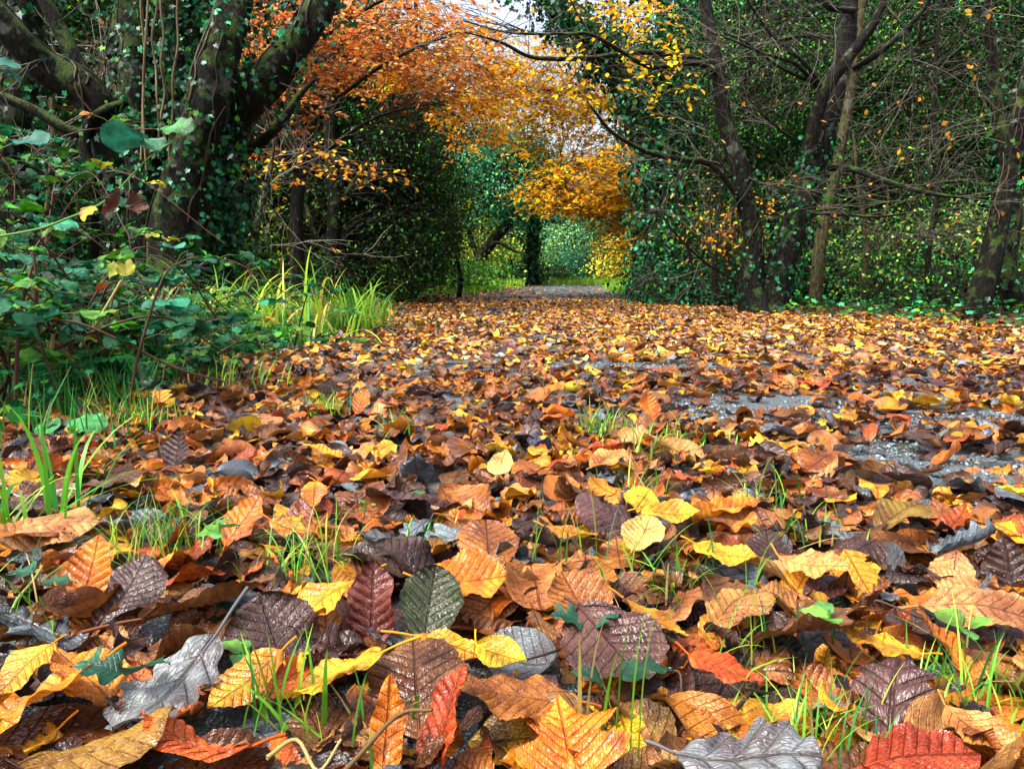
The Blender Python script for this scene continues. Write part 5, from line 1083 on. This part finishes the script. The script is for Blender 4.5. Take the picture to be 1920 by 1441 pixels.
# ---- brambles, ferns and a hazel shoot on the left
BRL = None
def bramble_tpls():
    r = np.random.default_rng(15); out = []
    for _ in range(5): V, F, U, _m = leaf_grid('hazel', 12, 8, r, r.normal(-.7, .4), r.normal(.6, .6), 1.1, 1.0, r.normal(0, .2), .4); out.append((V*np.array([1, .82, 1]), F, U))
    return out
BR = bramble_tpls()
BPAL = [(.010, .17, .065, 4), (.018, .24, .115, 2.2), (.05, .28, .015, 3), (.13, .40, .025, 1.6), (.007, .08, .02, 2.4), (.45, .16, .02, .2), (.5, .45, .03, .2)]
def bramble(x, y, hgt, nst, label, seed, reach=.7, size=.062, pal=BPAL, leafy=12, toward=(0.3, -.5)):
    r = np.random.default_rng(seed+2000); z0 = float(ground_z(x, y)); root = empty('bramble_bush', (x, y, z0), label, 'bramble', 'bramble bushes on the left'); st = MB(); lf = MB()
    for k in range(nst):
        a = r.uniform(0, 2*PI); d = np.array([math.cos(a), math.sin(a), 0])+np.array([toward[0], toward[1], 0])*r.uniform(0, 1); L = reach*r.uniform(.5, 1.2); h = hgt*r.uniform(.55, 1.15)
        b = np.array([x, y, z0])+r.normal(0, .12, 3)*np.array([1, 1, 0]); s = spline([b, b+d*L*.2+[0, 0, h*.6], b+d*L*.55+[0, 0, h]+r.normal(0, .04, 3), b+d*L+[0, 0, h*r.uniform(.4, .95)]], 6)
        tube(st, s, np.linspace(.0042, .0018, len(s)), 5, np.array((.085, .030, .022))*r.uniform(.6, 1.6))
        for q in range(leafy):
            j = int(len(s)*r.uniform(.25, 1)); j = min(j, len(s)-1); p = s[j]; a2 = r.uniform(0, 2*PI); e = np.array([math.cos(a2), math.sin(a2), r.uniform(0, .6)]); pe_ = p+e*size*r.uniform(.7, 1.3)
            tube(st, np.array([p, (p+pe_)/2+[0, 0, .008], pe_]), .0012, 4, (.07, .10, .03)); col, _ = palette(pal, 1, r, .25); sz = size*.74*r.uniform(.5, 1.3)
            for off, s3 in ((0, 1.), (1.15, .8), (-1.15, .8)):
                an = a2+off; c = pe_+np.array([math.cos(an), math.sin(an), -.1])*sz*s3*.55; t = BR[int(r.integers(5))]
                scatter(lf, t, c[None], euler_R(np.array([an]), np.array([r.normal(-.1, .3)]), np.array([r.normal(0, .35)])), [sz*s3], col)
    st.build('stems', m_stem, root); lf.build('leaves', m_bigleaf, root); return root
for k, (px, Y, h, n, lab, rc, sz) in enumerate([
    (60, 2.0, .42, 11, 'tallest bramble bush with dark teal leaves at the left edge', .45, .075), (-30, 1.75, .34, 10, 'bramble bush hugging the left edge beside the standing straw stem', .45, .075), (170, 2.5, .38, 12, 'bramble bush in front of the ivy-clad tree', .5, .065),
    (120, 2.15, .24, 9, 'low bramble bush with big ribbed leaves above the broad-bladed grass', .40, .075), (270, 2.9, .22, 10, 'low bramble bush between the rushes and the teal leaves', .5, .060), (30, 3.0, .70, 12, 'high bramble bush under the dark mossy limb', .7, .065), (-120, 2.5, .8, 12, 'bramble bush just outside the left edge', .6, .07),
    (230, 3.4, .42, 10, 'bramble bush with twiggy reddish stems climbing the ivy-clad tree', .6, .055), (380, 3.4, .22, 9, 'low creeping bramble right of the ivy-clad tree', .5, .05), (330, 2.2, .16, 8, 'low creeping bramble spreading onto the fallen leaves', .35, .05)]):
    c = P(px, 600, Y); bramble(float(c[0]), Y, h, n, lab, k, rc, sz)
def fern(px, Y, z, n, L, label, seed, yaw0=0, pal=(.015, .17, .05)):
    r = np.random.default_rng(seed+3000); c = P(px, 600, Y); b = np.array([c[0], Y, float(ground_z(c[0], Y))+z]); root = empty('fern', b, label, 'fern', 'ferns among the brambles')
    for k in range(n):
        a = yaw0+r.uniform(-1.4, 1.4) if yaw0 else 2*PI*k/n+r.normal(0, .2); d = np.array([math.cos(a), math.sin(a), 0]); LL = L*r.uniform(.7, 1.1)
        s = spline([b, b+d*LL*.3+[0, 0, LL*.35], b+d*LL*.7+[0, 0, LL*.38], b+d*LL+[0, 0, LL*.12]], 7); mb = MB(); tube(mb, s, np.linspace(.002, .0008, len(s)), 5, (.06, .14, .03)); side = np.array([-d[1], d[0], 0])
        N = 22; tt = np.linspace(.15, .99, N); C = []; Y_ = []; Z_ = []
        for t in tt:
            p = s[int(t*(len(s)-1))]; ln = LL*.20*math.sin(PI*min(1, t*.93+.08))**.8
            for sg in (-1, 1): C.append(p+side*sg*ln*.5+d*ln*.12); Y_.append(a+sg*1.25); Z_.append(ln)
        m = len(C); scatter(mb, simple_leaf(.15, .02, .05), np.array(C), euler_R(np.array(Y_), r.normal(-.1, .12, m), r.normal(0, .2, m)), np.array(Z_), np.array(pal)*r.uniform(.7, 1.4, (m, 1))); mb.build('frond', m_green, root)
fern(80, 1.9, .0, 7, .30, 'bright fern just above the broad-bladed grass', 1); fern(250, 3.0, .1, 8, .35, 'fern at the foot of the ivy-clad tree', 2); fern(370, 3.3, .05, 8, .32, 'fern right of the rushes', 3); fern(40, 2.6, .1, 7, .35, 'fern in the middle of the brambles', 4); fern(430, 3.0, .0, 7, .22, 'small teal fern between rushes and sedge', 5)

def shoot(name, label, pts, rad, col, leaves, cat='hazel shoot'):
    r = np.random.default_rng(88+len(pts)); p = spline(PL(pts), 6); root = empty(name, p[0], label, cat); mb = MB(); tube(mb, p, np.linspace(rad, rad*.5, len(p)), 7, col); mb.build('stem', m_stem, root)
    for (px, py, Y, size, yaw, pit, rol, c, kd, cl, cw) in leaves:
        q = P(px, py, Y); j = np.argmin(((p-q)**2).sum(1)); V, F, U, mid = leaf_grid(kd, 30, 14, r, cl, cw, 1.1, 1., .2, .5); R = euler_R(np.radians([yaw]), np.radians([pit]), np.radians([rol]))[0]
        lf = MB(); lf.add(V*size@R.T+q, F, c, U); b0 = (mid[0]*size)@R.T+q; tube(lf, spline([p[j], (p[j]+b0)/2+[0, 0, .004], b0], 3), .0012, 5, (.10, .16, .03)); lf.build('leaf', m_bigleaf, root)
    return root
shoot('hazel_shoot', 'long green hazel shoot crossing the brambles with teal, yellow and withered leaves', [(-60, 452, 1.7), (60, 432, 1.68), (120, 412, 1.66), (200, 375, 1.64), (280, 295, 1.62), (330, 262, 1.62)], .0030, (.10, .20, .04), [
    (228, 256, 1.6, .085, 175, -8, 35, (.02, .22, .14), 'hazel', -.5, .5), (330, 238, 1.62, .08, -15, -8, 30, (.06, .28, .07), 'hazel', -.6, .4), (290, 268, 1.63, .06, -40, -30, 20, (.03, .22, .10), 'hazel', -.6, .4),
    (165, 402, 1.62, .05, -85, -50, 10, (.55, .48, .02), 'poplar', .3, .5), (258, 385, 1.6, .075, -30, -55, 40, (.09, .028, .015), 'beech', 2.4, 4.0), (215, 385, 1.6, .075, 200, -60, 10, (.08, .025, .015), 'beech', 1.8, 4.2)])
shoot('hazel_shoot', 'thin shoot with two yellow-green leaves in front of the ivy-clad trunk', [(200, 620, 1.95), (212, 560, 1.95), (222, 510, 1.95), (228, 492, 1.95)], .0022, (.06, .05, .03), [(212, 508, 1.94, .05, -105, -60, 5, (.28, .36, .02), 'poplar', .2, .3), (236, 502, 1.94, .05, -70, -62, 0, (.42, .42, .03), 'hazel', .3, .3), (190, 538, 1.95, .04, 160, -40, 5, (.35, .09, .02), 'beech', .6, 1.)])
shoot('hazel_shoot', 'shoot with two teal leaves cut by the left edge high up', [(-80, 330, 1.8), (-20, 290, 1.8), (40, 262, 1.8)], .0025, (.07, .10, .03), [(60, 262, 1.8, .085, -12, -12, 30, (.02, .20, .14), 'hazel', -.5, .5), (15, 140, 1.8, .06, 60, -10, 30, (.02, .16, .12), 'hazel', -.5, .5), (10, 120, 1.8, .06, 20, -10, 30, (.02, .16, .12), 'hazel', -.5, .5)])
shoot('nettle_shoot', 'bright green ribbed leaves low above the broad-bladed grass', [(60, 860, 1.45), (70, 820, 1.45), (85, 790, 1.45), (100, 778, 1.45)], .002, (.10, .24, .04), [(45, 782, 1.44, .065, 170, -6, 28, (.04, .34, .07), 'hazel', -.5, .4), (92, 800, 1.42, .055, -60, -14, 20, (.04, .34, .08), 'hazel', -.5, .4), (165, 795, 1.42, .07, 5, -4, 25, (.05, .30, .08), 'hazel', -.4, .4), (140, 830, 1.4, .05, -20, -4, 20, (.03, .26, .08), 'hazel', -.4, .4)], 'nettle')
shoot('nettle_shoot', 'large dark teal ribbed leaves beside the low brambles', [(235, 760, 2.0), (230, 720, 2.0), (225, 690, 2.0)], .002, (.06, .12, .03), [(215, 690, 1.98, .08, 190, -6, 35, (.02, .17, .12), 'hazel', -.4, .4), (262, 695, 1.98, .08, -30, -8, 35, (.02, .19, .12), 'hazel', -.4, .4), (140, 740, 1.95, .08, 210, -10, 30, (.012, .12, .10), 'hazel', -.4, .4), (65, 735, 1.9, .08, 150, -10, 30, (.012, .12, .10), 'hazel', -.4, .4)], 'nettle')
def dead_stem(pts, rad, col, label):
    p = spline(PL(pts), 5); mb = MB(); tube(mb, p, np.linspace(rad, rad*.75, len(p)), 7, col, .06); tag(mb.build('dead_stem', m_stem), label, 'stem', 'dead stems standing in the brambles')
dead_stem([(98, 740, 1.8), (97, 690, 1.8), (99, 626, 1.8)], .006, (.42, .28, .11), 'broken upright straw-coloured stem at the left')
dead_stem([(165, 710, 1.85), (130, 670, 1.85), (100, 636, 1.82)], .006, (.36, .22, .09), 'straw stem leaning against the broken upright one')
dead_stem([(150, 650, 1.9), (190, 590, 1.9), (228, 525, 1.9)], .004, (.50, .36, .13), 'slanting straw stem below the two yellow-green leaves')
dead_stem([(-40, 655, 2.2), (60, 600, 2.2), (150, 560, 2.25), (215, 545, 2.3)], .010, (.09, .07, .055), 'thick fallen branch through the brambles')
dead_stem([(-40, 600, 1.7), (60, 602, 1.7), (140, 604, 1.72), (230, 640, 1.75), (330, 690, 1.8), (420, 715, 1.85)], .0035, (.10, .045, .03), 'long reddish bramble runner dropping to the fallen leaves')
dead_stem([(30, 830, 1.6), (30, 700, 1.6), (40, 580, 1.6), (60, 500, 1.62)], .0045, (.08, .03, .025), 'dark red upright stem at the left edge')
dead_stem([(120, 760, 1.7), (75, 640, 1.7), (68, 520, 1.7), (62, 470, 1.7)], .004, (.07, .03, .025), 'dark red curved stem right of the upright one')

# ============================================================= light, sky, camera
SUN_EL, SUN_AZ = math.radians(57), math.radians(237)      # azimuth from +y towards +x
w = bpy.data.worlds.new('World'); S.world = w; w.use_nodes = True; nt = w.node_tree; nt.nodes.clear()
sky = nt.nodes.new('ShaderNodeTexSky'); sky.sky_type = 'NISHITA'; sky.sun_disc = False; sky.sun_elevation = SUN_EL; sky.sun_rotation = SUN_AZ
sky.air_density = 1.0; sky.dust_density = 6.0; sky.ozone_density = 1.0
hs = nt.nodes.new('ShaderNodeHueSaturation'); hs.inputs['Saturation'].default_value = .6; hs.inputs['Value'].default_value = 1.0
bg = nt.nodes.new('ShaderNodeBackground'); bg.inputs[1].default_value = .15; out = nt.nodes.new('ShaderNodeOutputWorld')
nt.links.new(sky.outputs[0], hs.inputs['Color']); nt.links.new(hs.outputs[0], bg.inputs[0]); nt.links.new(bg.outputs[0], out.inputs[0])
sl = bpy.data.lights.new('sun', 'SUN'); sl.energy = 1.5; sl.angle = math.radians(18); sl.color = (1, .97, .92); so = bpy.data.objects.new('sun', sl); COL.objects.link(so)
dv = Vector((math.sin(SUN_AZ)*math.cos(SUN_EL), math.cos(SUN_AZ)*math.cos(SUN_EL), math.sin(SUN_EL))); so.rotation_euler = dv.to_track_quat('Z', 'Y').to_euler(); so.location = dv*30
cam = bpy.data.cameras.new('camera'); co = bpy.data.objects.new('camera', cam); COL.objects.link(co); S.camera = co
cam.sensor_width = 36; cam.lens = 36*FPX/1920; cam.clip_start = .02; cam.clip_end = 600; co.location = (0, 0, H); co.rotation_euler = (PI/2-PITCH, 0, 0)
S.view_settings.view_transform = 'Standard'; S.view_settings.look = 'None'; S.view_settings.gamma = 1; S.view_settings.exposure = 1.75
S.render.engine = 'CYCLES'; S.cycles.use_light_tree = False; S.cycles.use_adaptive_sampling = True; S.cycles.adaptive_threshold = .03; S.cycles.max_bounces = 3; S.cycles.diffuse_bounces = 2; S.cycles.glossy_bounces = 1; S.cycles.transmission_bounces = 2
S.render.resolution_x = 1024; S.render.resolution_y = 768
